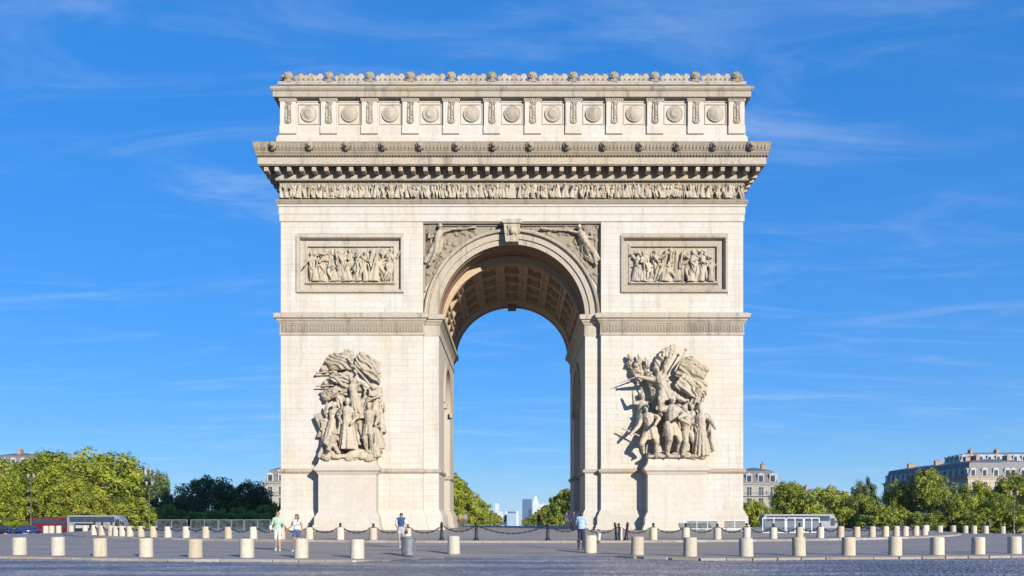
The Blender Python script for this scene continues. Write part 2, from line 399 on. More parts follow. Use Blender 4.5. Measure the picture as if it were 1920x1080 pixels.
mb.f = [(j * nx + i, j * nx + i + 1, (j + 1) * nx + i + 1, (j + 1) * nx + i) for j in range(len(ys) - 1) for i in range(nx - 1)]
tag(mb.build('ground', M['ground'], fix=False), kind='structure')
# carriageway of granite setts in front of the camera: real setts, joined
road = MB(); road.box(-34, 34, 14, 39, -.3, .004)
roado = tag(road.build('road', M['ground']), kind='structure')
# front bollards: photo column and foot row
ZP = .10                                     # pavement height
FB = [(37, 1040), (109, 1041), (188, 1043), (274, 1044), (366, 1045), (463, 1045), (565, 1046), (670, 1046), (851, 1037),
      (1107, 1035), (1195, 1040), (1294, 1043), (1399, 1043), (1498, 1042), (1591, 1041), (1678, 1041), (1757, 1040), (1834, 1039), (1902, 1038)]
def groundpt(px, py, z): 
    Y = (EYE - z) * F / (py - HZ); return Vector((X_(px, Y), Y, z))
edge = [groundpt(px, py + 3.5, ZP) for px, py in FB]
def edge_y(x):                               # front edge of the pavement, interpolated through the bollards
    P = edge
    if x <= P[0].x: return P[0].y + (P[0].x - x) * .12
    for a, b in zip(P, P[1:]):
        if x <= b.x: return a.y + (b.y - a.y) * (x - a.x) / (b.x - a.x)
    return P[-1].y + (x - P[-1].x) * .12
st = MB(); y = 20.6
while y < 37.5:
    x = -y * .63 + rng.uniform(0, .2); d = rng.uniform(.115, .145)
    while x < y * .63:
        ln = rng.uniform(.15, .24)
        if y + d < edge_y(x) - .15:
            h = .012 + rng.uniform(0, .012); g = .008
            x0, x1, y0, y1 = x + g, x + ln - g, y + g, y + d - g; e = .016; n0 = len(st.v)
            z0, z1 = .0, .004 + h; tl = rng.uniform(-.004, .004)
            st.v += [(x0, y0, z0), (x1, y0, z0), (x1, y1, z0), (x0, y1, z0), (x0 + e, y0 + e, z1 + tl), (x1 - e, y0 + e, z1 - tl), (x1 - e, y1 - e, z1 - tl), (x0 + e, y1 - e, z1 + tl)]
            st.f += [tuple(n0 + i for i in q) for q in ((4, 5, 6, 7), (0, 1, 5, 4), (1, 2, 6, 5), (2, 3, 7, 6), (3, 0, 4, 7))]
            st.t += [min(1, max(0, rng.gauss(.45, .2)))] * 5
        x += ln
    y += d
st.build('paving_setts', M['setts'], roado, fix=False, kind='stuff')
# raised pavement between the carriageway and the inner ring
pv = MB(); xs = [-46 + i * 1.0 for i in range(93)]
n0 = len(xs); NR = 16
for j in range(NR + 1):
    for x in xs:
        f_ = j / NR; xx = x * (1 + 1.2 * f_); ya = edge_y(x) + .02; yy = ya + (112 - ya) * f_; pv.v.append((xx, yy, (ZP if j or abs(x + .8) > 5.5 else .02 + .08 * smooth(3.8, 5.5, abs(x + .8))) + gz(xx, yy)))
for x in xs: pv.v.append((x, edge_y(x) + .02, -.2))
pv.f = [(j * n0 + i, j * n0 + i + 1, (j + 1) * n0 + i + 1, (j + 1) * n0 + i) for j in range(NR) for i in range(n0 - 1)] + [((NR + 1) * n0 + i, (NR + 1) * n0 + i + 1, i + 1, i) for i in range(n0 - 1)]
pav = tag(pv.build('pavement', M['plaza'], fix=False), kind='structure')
# kerb stones (each a piece), dropped flush at the middle
x = -27.0; k = 0
while x < 27:
    ln = rng.uniform(.92, 1.02); a = Vector((x, edge_y(x), 0)); b = Vector((x + ln, edge_y(x + ln), 0)); ang = math.atan2(b.y - a.y, b.x - a.x)
    mid = (a + b) / 2; low = -5.3 < mid.x < 3.6
    zt = (.024 if low else ZP + .008)
    s_ = MB().cbox(-ln / 2 + .008, ln / 2 - .008, -.13, .012, -.2, zt, .012)
    s_.build('kerb_stone', M['setts'] if low else M['kerb'], pav, world=False, loc=(mid.x, mid.y, rng.uniform(-.003, .003)), rot=(0, 0, ang)); x += ln
# inner circular plaza, a shallow dome inside its own kerb
RIN = 43.3
def dome(r): return .42 - .20 * min(1, r / RIN) ** 1.5
dm = MB(); nr, na = 8, 120
for i in range(nr + 1):
    r = RIN * i / nr
    for j in range(na): a = 2 * PI * j / na; dm.v.append((r * math.sin(a), AC.y - r * math.cos(a), dome(r)))
for j in range(na): a = 2 * PI * j / na; dm.v.append((RIN * math.sin(a), AC.y - RIN * math.cos(a), -.3))
for i in range(nr + 1):
    for j in range(na): q = (j + 1) % na; dm.f.append((i * na + j, i * na + q, (i + 1) * na + q, (i + 1) * na + j))
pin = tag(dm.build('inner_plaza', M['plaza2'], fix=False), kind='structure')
ks = MB()
for (r, z) in ((-.16, -.3), (-.16, dome(RIN) + .0), (-.14, dome(RIN) + .014), (.14, dome(RIN) + .014), (.14, -.3)): pass
km = MB(); da = 2 * PI / 240 
for (r, z) in ((RIN + .02, -.2), (RIN + .02, dome(RIN) + .012), (RIN + .30, dome(RIN) + .012), (RIN + .32, dome(RIN) - .01), (RIN + .32, -.2)):
    for s_ in (-1, 1): km.v.append((r * math.sin(s_ * da / 2 * .985), -r * math.cos(da / 2 * .985), z))
km.f = [(2 * i, 2 * i + 1, 2 * i + 3, 2 * i + 2) for i in range(4)] + [(0, 2, 4, 6, 8), (1, 9, 7, 5, 3)]
kme = km.mesh('kerb_stone', M['kerb'])
for j in range(-80, 81):
    if abs(j * 1.5) <= 110: link('kerb_stone', kme, pin, loc=(0, AC.y, 0), rot=(0, 0, j * da))

# ------------------------------------------------------------------ figure kit for carved stone
def statue(mb, h, o=(0, 0, 0), lean=0, turn=0, la=None, ra=None, ll=None, rl=None, robe=0, bulk=1.0, flat=1.0, head=True, seed=0, cape=False, helmet=False, skirt=False):
    """one human figure of height h standing at o, viewer at -y; limb arguments are (joint, end) in fractions of h"""
    rr = random.Random(seed); T = Matrix.Translation(Vector(o)) @ Matrix.Rotation(lean, 4, 'Y') @ Matrix.Diagonal((h, h * flat, h, 1)) @ Matrix.Rotation(turn, 4, 'Z')
    q = MB(); b = bulk
    la = la or ((-.17, -.03, .63), (-.15, -.10, .48)); ra = ra or ((.17, -.03, .63), (.15, -.10, .48))
    ll = ll or ((-.07, -.03, .27), (-.075, 0, .03)); rl = rl or ((.07, -.05, .27), (.085, -.02, .03))
    q.cap((0, 0, .50), (0, 0, .60), .078 * b, .07 * b); q.cap((0, -.005, .60), (0, -.01, .735), .075 * b, .092 * b)
    q.cap((-.085, 0, .765), (.085, 0, .765), .05 * b, .05 * b); q.ell((-.04, -.055, .735), (.045, .03, .04)); q.ell((.04, -.055, .735), (.045, .03, .04))
    q.cap((0, 0, .78), (0, -.01, .86), .034, .032)
    if head:
        q.ell((0, -.018, .915), (.05, .058, .068)); q.ell((0, -.072, .905), (.012, .018, .02)); q.ell((0, .005, .935), (.058, .06, .058))
        q.ell((0, -.055, .873), (.026, .02, .02))
        if helmet: q.ell((0, .0, .95), (.064, .07, .05)); q.cap((0, -.04, 1.0), (0, .07, .96), .018, .022)
    for (sh, (e, w_)) in ((-.105, la), (.105, ra)):
        q.cap((sh, 0, .77), e, .042 * b, .034 * b); q.cap(e, w_, .033 * b, .022 * b)
        d = (Vector(w_) - Vector(e)).normalized(); q.ell(Vector(w_) + d * .03, (.024, .018, .03))
    if robe < 1:
        for (sx, (k, f_)) in ((-.05, ll), (.05, rl)):
            q.cap((sx, 0, .51), k, .066 * b, .046 * b); q.cap(k, f_, .044 * b, .026 * b)
            q.cap(f_, Vector(f_) + Vector((0, -.075, -.012)), .024, .018)
    if skirt: 
        q.sheet(lambda u, v: Vector(((.075 + .05 * v) * math.cos(u * 2 * PI) * (1 + .12 * math.sin(u * 50)), (.07 + .05 * v) * math.sin(u * 2 * PI) * (1 + .12 * math.sin(u * 50)), .56 - .22 * v)), 40, 5, .02)
    if robe:
        z1 = 1 - robe
        ph = rr.uniform(0, 6); nf = rr.choice((9, 11, 13))
        def f(u, v):
            a = u * 2 * PI; z = .62 - (.62 - .02 - .0) * v * min(1, robe)
            r_ = (.075 + .065 * v ** .8) * (1 + .24 * v * math.sin(nf * a + ph + 1.2 * v) + .05 * math.sin(3 * a + ph))
            return Vector((r_ * math.cos(a) + .02 * v * math.sin(ph), r_ * .85 * math.sin(a), z))
        q.sheet(f, 64, 8, .03); q.cap((0, 0, .5), (0, 0, .12), .075, .11)
    if cape:
        q.sheet(lambda u, v: Vector(((u - .5) * (.24 + .26 * v), .07 + .03 * math.sin(u * 18) * v, .79 - .68 * v)), 24, 10, .035)
    mb.add([T @ Vector(p) for p in q.v], q.f); return mb
def cloth(mb, pts, folds=6, amp=.12, th=.14, nu=64, nv=34, seed=0):
    """a draped slab through a 3x3 control net of points, with folds"""
    P = [[Vector(p) for p in row] for row in pts]; rr = random.Random(seed); ph = rr.uniform(0, 6)
    def B(t): return ((1 - t) ** 2, 2 * t * (1 - t), t * t)
    def f(u, v):
        bu, bv = B(u), B(v); p = Vector((0, 0, 0))
        for i in range(3):
            for j in range(3): p += P[i][j] * bu[i] * bv[j]
        w_ = 2 * PI * folds * (u * .35 + v * .9 + .28 * mnoise.noise(Vector((u * 2.2 + seed, v * 2.0, 1.7))))
        p.y += amp * (abs(math.sin(w_ * .5 + ph)) ** .7 * 1.5 - .7) + amp * 1.2 * mnoise.noise(Vector((u * 3 + seed, v * 3, 4.2)))
        p.z += .10 * mnoise.noise(Vector((u * 5, v * 5, seed))) + .08 * math.sin(7 * u + ph) * v
        p.x += .10 * mnoise.noise(Vector((u * 5, v * 5, seed + 9)))
        return p
    return mb.sheet(f, nu, nv, th)

# ------------------------------------------------------------------ the triumphal arch
Y0, Y1 = 82.0, 104.2; HW = 22.4; ZB = .40; REC = .62; BAY = 8.62; RV = 7.13; ZS = 21.1
def Zp(py, p=0.0): return Z_(py, Y0 - p)
s0 = Y0 / F
arch = thing('triumphal_arch', 'huge pale stone triumphal arch with carved figures standing in the middle of the square', 'arch', (AC.x, AC.y, ZB))
CL = .07                                     # thickness of the facing stones
def arch_poly(hw, zs, rise, z0, n=40): return [(-hw, z0), (hw, z0)] + [(hw * math.cos(PI * i / n), zs + rise * math.sin(PI * i / n)) for i in range(n + 1)]
def cutter(me):
    o = bpy.data.objects.new('cut', me); C.objects.link(o); return o
core = MB().box(-HW + CL, HW - CL, Y0 + CL, Y1 - .02, ZB, 34.0).mesh('core')
PX0, PX1, PZ0, PZ1 = 555, 757, Zp(549), Zp(441)          # relief panels
cuts = [MB().extr(arch_poly(RV, ZS, RV, ZB - 1), Y0 - 1, Y0 + REC + 3.4).mesh('c'),
        MB().extr(arch_poly(RV, ZS, 1.0, ZB - 1), Y0 + 1, Y1 + 1).mesh('c'),
        MB().extr(arch_poly(7.70, ZS, 7.06, ZS - .6), Y0 + REC + 3.3, Y1 + 1).mesh('c'),
        MB().extr(arch_poly(4.2, 13.6, 4.2, ZB - 1), -HW - 2, HW + 2, Matrix.Translation((0, AC.y, 0)) @ Matrix.Rotation(PI / 2, 4, 'Z')).mesh('c'),
        MB().box(-BAY, BAY, Y0 - 1, Y0 + REC, ZB - 1, Zp(418)).mesh('c'), MB().box(-BAY, BAY, Y1 - REC, Y1 + 1, ZB - 1, Zp(418)).mesh('c')]
for sx in (-1, 1):
    xa, xb = sorted((sx * (960 - PX0) * s0, sx * (960 - PX1) * s0))
    cuts.append(MB().box(xa + .25, xb - .25, Y0 - 1, Y0 + .62, PZ0 + .25, PZ1 - .25).mesh('c'))
co = [cutter(c) for c in cuts]
cm = evaluated(core, [('BOOLEAN', dict(operation='DIFFERENCE', solver='EXACT', object=o)) for o in co], 'wall', M['core'], False)
for o in co: me_ = o.data; bpy.data.objects.remove(o); bpy.data.meshes.remove(me_)
cm.materials.append(M['vault'])  # coffer recesses take the copy with shade in its colour
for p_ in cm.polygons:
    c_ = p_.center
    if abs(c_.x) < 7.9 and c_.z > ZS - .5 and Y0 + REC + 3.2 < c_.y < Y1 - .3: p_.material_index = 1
wall = link('wall', cm, arch, world=True)
# --- facing stones of the front
stones = []
def ashlar(x0, x1, z0, z1, y, ch=.585, ln=1.75, ex=()):
    n = max(1, round((z1 - z0) / ch)); h = (z1 - z0) / n
    for r in range(n):
        za, zb = z0 + r * h, z0 + (r + 1) * h
        segs = [(x0, x1)]
        for (a, b, c, d) in ex:
            if zb > c + .01 and za < d - .01:
                segs = [q for s_ in segs for q in ((s_[0], min(s_[1], a)), (max(s_[0], b), s_[1])) if q[1] - q[0] > .05]
        for (a, b) in segs:
            k = max(1, round((b - a) / ln)); cutsx = [a + (b - a) * i / k for i in range(k + 1)]
            for i in range(1, k): cutsx[i] += (.42 if r % 2 else -.42) * (b - a) / k * .5 + rng.uniform(-.12, .12)
            for xa, xb in zip(cutsx, cutsx[1:]): stones.append((xa, xb, za, zb, y))
for sx in (-1, 1):
    xa, xb = sorted((sx * HW, sx * BAY))
    pa, pb = sorted((sx * (960 - PX0) * s0, sx * (960 - PX1) * s0))
    ashlar(xa, xb, Zp(415), Zp(387), Y0, .7, 2.4) if False else None
    ashlar(xa, xb, Zp(586) - .1, Zp(415), Y0, ex=[(pa + .05, pb - .05, PZ0 + .05, PZ1 - .05)])
    ashlar(xa, xb, Zp(880), Zp(628), Y0)
    ashlar(xa, xb, 2.0, Zp(888), Y0, ex=[])
    ja, jb = sorted((sx * BAY, sx * RV)); ashlar(ja, jb, 2.0, Zp(628), Y0 + REC - CL, ln=1.5)
ui = MB().cbox(-.5, .5, 0, 1, -.5, .5, .012); 
unit = MB().box(-.5, .5, 0, 1, -.5, .5).mesh('stone', M['wall'])
order = sorted(range(len(stones)), key=lambda i: -(stones[i][1] - stones[i][0]) * (stones[i][3] - stones[i][2]))
rest = MB(); G = .004
for rank, i in enumerate(order):
    xa, xb, za, zb, y = stones[i]; dy = rng.uniform(0, .007)
    if rank < 295:
        link('stone', unit, wall, world=True, loc=((xa + xb) / 2, y + dy, (za + zb) / 2), scale=(xb - xa - 2 * G, CL + .05, zb - za - 2 * G))
    else: rest.box(xa + G, xb - G, y + dy, y + CL + .05, za + G, zb - G, t=rng.random())
rest.build('stone_courses', M['wall'], wall, kind='stuff')
rect = lambda p=0: [(-HW - p, Y0 - p), (HW + p, Y0 - p), (HW + p, Y1 + p), (-HW - p, Y1 + p)]
def pier_poly(sx, e=0):
    P = [(-HW, Y0), (-BAY, Y0), (-BAY, Y0 + REC), (-RV, Y0 + REC), (-RV, Y1 - REC), (-BAY, Y1 - REC), (-BAY, Y1), (-HW, Y1)]
    return P if sx < 0 else [(-x, y) for x, y in P[::-1]]
def leg_polys(sx):
    ya, yb = AC.y - 4.2, AC.y + 4.2
    P = [[(-HW, Y0), (-BAY, Y0), (-BAY, Y0 + REC), (-RV, Y0 + REC), (-RV, ya), (-HW, ya)],
         [(-HW, yb), (-RV, yb), (-RV, Y1 - REC), (-BAY, Y1 - REC), (-BAY, Y1), (-HW, Y1)]]
    return P if sx < 0 else [[(-x, y) for x, y in p[::-1]] for p in P]
for sx in (-1, 1):
    # impost entablature wraps each pier
    MB().sweep(pier_poly(sx), [(.02, Zp(629)), (.10, Zp(628)), (.10, Zp(625)), (.07, Zp(624.5)), (.07, Zp(608)), (.16, Zp(606)), (.20, Zp(604)), (.34, Zp(601)), (.36, Zp(599)), (.55, Zp(597.5)), (.58, Zp(592)), (.58, Zp(590)), (.40, Zp(588)), (.02, Zp(586))], cap=False).build('impost_cornice', M['trim'], arch)
    bmb = MB()                                # carved ornament on the impost band
    xa, xb = sorted((sx * HW, sx * BAY)); x = xa + .3; k = 0
    while x < xb - .25:
        zc = (Zp(624) + Zp(608)) / 2
        bmb.box(x, x + .16, Y0 - .13, Y0 - .05, zc - .3, zc + .3); bmb.ell((x + .36, Y0 - .08, zc), (.13, .06, .28), n=8); x += .58
    bmb.build('carved_band', M['grey'], arch, kind='stuff')
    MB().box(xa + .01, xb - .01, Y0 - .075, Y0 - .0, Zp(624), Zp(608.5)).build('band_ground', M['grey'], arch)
    for P in leg_polys(sx):
        MB().sweep(P, [(.02, Zp(888)), (.10, Zp(887)), (.22, Zp(884.5)), (.24, Zp(881)), (.06, Zp(879)), (.02, Zp(878.5))], cap=False).build('dado_moulding', M['trim'], arch)
        MB().sweep(P, [(.62, ZB - .15), (.62, .62), (.52, .62), (.50, .86), (.40, .88), (.38, 1.70), (.30, 1.80), (.26, 1.86), (.20, 2.0), (.10, 2.22), (.02, 2.34)], cap=False).build('plinth', M['core'], arch)
# --- architrave, frieze, great cornice
def prof(lst): return [(p, Zp(y, p)) for p, y in lst]
MB().sweep(rect(), prof([(.0, 416.5), (.10, 415), (.10, 403), (.13, 401.5), (.16, 400.5), (.16, 389), (.20, 387.5), (.27, 386), (.27, 383)]), cap=False).build('architrave', M['wall'], arch)
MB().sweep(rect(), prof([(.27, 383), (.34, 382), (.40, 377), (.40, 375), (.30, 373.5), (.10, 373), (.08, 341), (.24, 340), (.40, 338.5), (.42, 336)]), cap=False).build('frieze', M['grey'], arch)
fr = [o for o in arch.children if o.name.startswith('frieze')][0]
corn = MB().sweep(rect(), prof([(.42, 336), (.44, 330), (.40, 329), (.42, 312), (1.62, 310), (1.62, 308.5), (1.70, 308)]), cap=False).build('great_cornice', M['trim'], arch)
MB().sweep(rect(), prof([(1.70, 308), (1.72, 307), (1.72, 295.5), (1.76, 294.5)]), cap=False).build('corona', M['trim'], arch)
MB().sweep(rect(), prof([(1.76, 294.5), (1.84, 292), (1.86, 288), (1.93, 286), (1.94, 282), (2.0, 281), (2.09, 268), (2.11, 266), (1.9, 265)]) + [(0, 37.3)], cap=True).build('gutter_moulding', M['grey'], arch)
nd = 39; xs_ = [-HW + .25 + i * (2 * HW - .5) / (nd - 1) for i in range(nd)]
dent = MB().cbox(-.20, .20, -.42, .56, -.21, .21, .03).mesh('modillion', M['trim'])
brk = MB().extr([(-.15, -.36), (.15, -.36), (.22, .0), (.22, .30), (-.22, .30), (-.22, .0)], -.34, .3).mesh('bracket', M['trim'])
for i, x in enumerate(xs_ + [xs_[0] - 1.0, xs_[-1] + 1.0]):
    link('modillion', dent, corn, world=True, loc=(x * 1.012, Y0 - 1.0, Zp(317.5, 1.3)))
for sy in (-1, 1):                            # the same brackets round the two ends
    for i in range(19):
        link('modillion', dent, corn, world=True, loc=(sy * (HW + 1.0), Y0 + .4 + i * 1.19, Zp(317.5, 1.3)), rot=(0, 0, sy * PI / 2))
dn = MB(); x = -HW - 1.8
while x < HW + 1.8: dn.box(x, x + .16, Y0 - 1.97, Y0 - 1.8, Zp(292, 1.9), Zp(288.5, 1.9)); x += .3
dn.build('small_dentils', M['grey'], arch, kind='stuff')
# lion heads along the gutter, one mesh shared
lh = MB(); lh.ell((0, 0, 0), (.36, .26, .38)); lh.ell((0, -.24, -.06), (.2, .2, .2)); lh.ell((0, -.40, -.12), (.13, .12, .11)); lh.ell((-.13, -.30, .1), (.07, .06, .06)); lh.ell((.13, -.30, .1), (.07, .06, .06))
for i in range(11): a = 2 * PI * i / 11; lh.cap((.3 * math.cos(a), -.06, .3 * math.sin(a)), (.43 * math.cos(a), .02, .43 * math.sin(a)), .1, .06, 6)
lion = fuse(lh, 'lion_head', M['grey'], .045, 2)
gut = [o for o in arch.children if o.name.startswith('gutter')][0]
for i in range(14):
    link('lion_head', lion, gut, world=True, loc=(X_(511 + i * 69.0, Y0 - 2.2), Y0 - 2.2, Zp(273, 2.2)))
lf = MB(); x = -HW - 1.9                      # carved leaf scrolls between the lion heads
while x < HW + 1.9: lf.ell((x, Y0 - 2.09, Zp(273.5, 2.1)), (.10, .07, .26), (0, .35, 0), n=8); x += .34
lf.build('leaf_scrolls', M['grey'], gut, kind='stuff')
# --- attic
A0 = .06; zt = Zp(162)
attic = MB().sweep(rect(), [(.34, 37.2), (.34, Zp(258, .3)), (.26, Zp(255, .3)), (.16, Zp(253.5)), (.16, Zp(240)), (.10, Zp(238.5)), (0, Zp(238)), (0, Zp(193)), (.06, Zp(192)), (.10, Zp(188)), (.22, Zp(186)), (.25, Zp(183.5)), (.55, Zp(182, .5))], cap=False).build('attic', M['wall'], arch)
MB().sweep(rect(), prof([(.55, 182), (.60, 181), (.62, 171), (.70, 169.5), (.82, 165), (.84, 162), (.5, 161), (.4, 160.5)]) + [(-1.5, Zp(160))], cap=True).build('attic_cornice', M['trim'], arch)
pw = 1.62
pil = MB(); zc0, zc1 = Zp(253), Zp(192)
pil.box(-pw / 2, pw / 2, -.34, .1, Zp(253), Zp(238.3)); pil.box(-pw / 2 + .05, pw / 2 - .05, -.27, .1, Zp(238.4), Zp(192)); pil.box(-pw / 2 - .04, pw / 2 + .04, -.36, .1, Zp(192.2), Zp(187))
pilm = pil.mesh('pilaster', M['wall'])
dt = MB()
for i in range(9): dt.box(-pw / 2 - .04 + i * .19, -pw / 2 + .07 + i * .19, -.44, -.355, Zp(190.8), Zp(187.5))
dtm = dt.mesh('dentil_row', M['trim'])
rl_ = MB(); rl_.cap((0, 0, -1.0), (0, 0, 1.0), .10, .10, 8); 
for s_ in (-1, 1):
    rl_.cap((s_ * .28, 0, -.9), (s_ * .24, 0, .8), .08, .05, 8); rl_.ell((0, 0, s_ * 1.0), (.3, .08, .14))
for i in range(6): rl_.ell((rng.uniform(-.3, .3), 0, -.9 + i * .35), (.16, .08, .12), (0, rng.uniform(-1, 1), 0))
relm = fuse(rl_, 'carved_trophy', M['grey'], .05, 1)
sh = MB(); sh.lathe([(.80, 0), (.80, .12), (.75, .18), (.69, .12), (.65, .14), (.5, .24), (.25, .31), (.1, .33), (.02, .335)], 28, M=Matrix.Rotation(PI / 2, 4, 'X'))
shm = sh.mesh('round_shield', M['trim'], True)
sh2 = MB(); sh2.lathe([(.80, 0), (.80, .10), (.74, .17), (.67, .09), (.6, .11), (.4, .20), (.36, .26), (.28, .27), (.2, .22), (.02, .28)], 28, M=Matrix.Rotation(PI / 2, 4, 'X'))
shm2 = sh2.mesh('round_shield', M['trim'], True)
for i in range(12):
    xc = X_(541.2 + i * 76.25, Y0)
    link('pilaster', pilm, attic, world=True, loc=(xc, Y0, 0)); link('dentil_row', dtm, attic, world=True, loc=(xc, Y0, 0))
    link('carved_trophy', relm, attic, world=True, loc=(xc, Y0 - .29, Zp(213)))
    if i < 11: link('round_shield', shm if i % 3 else shm2, attic, world=True, loc=(X_(579.3 + i * 76.2, Y0), Y0 - .0, Zp(214)))
pf = MB(); fw, z0_, z1_ = 1.05, Zp(234), Zp(196)
for a_, b_, c_, d_ in ((-fw, fw, z0_, z0_ + .07), (-fw, fw, z1_ - .07, z1_), (-fw, -fw + .07, z0_ + .07, z1_ - .07), (fw - .07, fw, z0_ + .07, z1_ - .07)): pf.box(a_, b_, -.06, .02, c_, d_)
pfm = pf.mesh('panel_moulding', M['trim'])
for i in range(11): link('panel_moulding', pfm, attic, world=True, loc=(X_(579.3 + i * 76.2, Y0), Y0, 0))
dd = MB(); x = -HW
while x < HW: dd.box(x, x + .14, Y0 - .31, Y0 - .2, Zp(188), Zp(184.5)); x += .27
dd.build('attic_dentils', M['grey'], attic, kind='stuff')
# --- parapet with masks and palmettes
par = MB().sweep(rect(-.05), [(.30, Zp(161)), (.30, Zp(155)), (.22, Zp(154)), (.12, Zp(153.5)), (-.4, Zp(153.5)), (-.4, Zp(161))], cap=False).build('parapet', M['trim'], arch)
hd = MB(); hd.ell((0, 0, .52), (.38, .32, .46)); hd.ell((0, -.28, .42), (.08, .1, .12)); hd.ell((-.13, -.25, .55), (.07, .06, .05)); hd.ell((.13, -.25, .55), (.07, .06, .05)); hd.ell((0, -.24, .25), (.13, .06, .05))
for i in range(9): a = PI * (i - .5) / 7; hd.ell((.40 * math.cos(a), .02, .56 + .42 * math.sin(a)), (.13, .18, .13))
hd.box(-.42, .42, -.2, .25, -.1, .14)
hdm = fuse(hd, 'mask', M['grey'], .045, 1, disp=.22)
pm = MB()
for k in range(-3, 4): a = k * .38; pm.cap((math.sin(a) * .08, 0, .15), (math.sin(a) * .42, .02, .18 + .52 * math.cos(a * .9)), .05, .085, 6)
pm.cap((-.4, 0, .06), (.4, 0, .06), .07, .07, 6); pmm = fuse(pm, 'palmette', M['trim'], .04, 1, disp=.06)
for i in range(12):
    xc = X_(541 + i * 76.25, Y0); link('mask', hdm, par, world=True, loc=(xc, Y0 - .1, Zp(154)), scale=(.92, .9, .88))
    if i < 11:
        for k, sc_ in ((.2, .62), (.31, .8), (.43, .66), (.55, .82), (.66, .64), (.78, .8)): link('palmette', pmm, par, world=True, loc=(xc + k * 76.25 * s0, Y0 - .08, Zp(154.5)), scale=(sc_ * .9, sc_, sc_ * 1.35))
for sy in (-1, 1):
    for i in range(6): link('mask', hdm, par, world=True, loc=(sy * (HW - .1), Y0 + i * 4.2 + .8, Zp(154)), rot=(0, 0, sy * PI / 2))
rg = MB()
for x in [-HW + .6 + i * .62 for i in range(72)]: rg.box(x - .012, x + .012, Y0 + .8, Y0 + .84, Zp(160), Zp(160) + 1.5)
for z in (.9, 1.49): rg.box(-HW + .5, HW - .5, Y0 + .81, Y0 + .835, Zp(160) + z, Zp(160) + z + .025)
rg.build('railing', M['lampmetal'], arch)
# --- frieze figures: ten carved poses shared by the whole procession
poses = []
fh = (Zp(342) - Zp(373)) 
for k in range(14):
    r_ = random.Random(100 + k); q = MB()
    arm = lambda s: ((s * r_.uniform(.12, .24), r_.uniform(-.1, 0), r_.uniform(.58, .95)), (s * r_.uniform(.02, .34), -.1, r_.uniform(.45, 1.02)))
    st_ = r_.uniform(.02, .16)
    if k < 11:
        statue(q, fh * r_.uniform(.9, 1.0), lean=r_.uniform(-.16, .16), turn=r_.uniform(-1.1, 1.1), la=arm(-1), ra=arm(1), ll=((-st_, -.04, .27), (-st_ * 1.5, 0, .03)), rl=((st_, -.04, .27), (st_ * 1.4, 0, .03)), robe=(1 if k % 3 == 0 else 0), bulk=1.35, flat=.8, cape=(k % 4 == 1), helmet=k % 2, seed=k)
    else:                                     # a horse
        h_ = fh; q.cap((-.5 * h_, 0, .55 * h_), (.35 * h_, 0, .58 * h_), .17 * h_, .17 * h_); q.cap((.4 * h_, 0, .62 * h_), (.62 * h_, -.05, .9 * h_), .12 * h_, .08 * h_); q.cap((.62 * h_, -.05, .92 * h_), (.82 * h_, -.05, .76 * h_), .075 * h_, .05 * h_)
        for (a, b_) in ((-.5, -.62), (-.38, -.3), (.3, .42), (.42, .2)): q.cap((a * h_, 0, .5 * h_), (b_ * h_, -.03, .26 * h_), .08 * h_, .05 * h_); q.cap((b_ * h_, -.03, .26 * h_), (b_ * h_ + .04, 0, .03), .045 * h_, .035 * h_)
        q.cap((-.62 * h_, 0, .6 * h_), (-.78 * h_, 0, .25 * h_), .05 * h_, .03 * h_)
    if k % 4 == 2: q.cap((.3, -.1, .1), (.42, -.1, fh * 1.0), .035, .035, 6)
    poses.append(fuse(q, 'figure', M['statue'], .055, 1))
x = -HW + .15; k = 0
while x < HW - .1:
    j = rng.randrange(11) 
    if not abs(x) < .42: link('figure', poses[j], fr, world=True, loc=(x, Y0 - .26, Zp(373.2, .25)), rot=(0, 0, 0), scale=(rng.choice((-1, 1)), 1.5, rng.uniform(.92, 1.02)))
    x += rng.uniform(.19, .33) if j < 11 else .6
q = MB(); q.box(-.6, .6, -.2, .2, 0, .75); q.box(-.45, .45, -.22, .2, .75, 1.1); q.cbox(-.7, .7, -.25, .2, 0, .25, .03); fuse(q, 'altar', M['statue'], .05, 1)
link('altar', bpy.data.meshes['altar'], fr, world=True, loc=(0, Y0 - .26, Zp(373.2, .25)), scale=(.55, 1, 1.3))
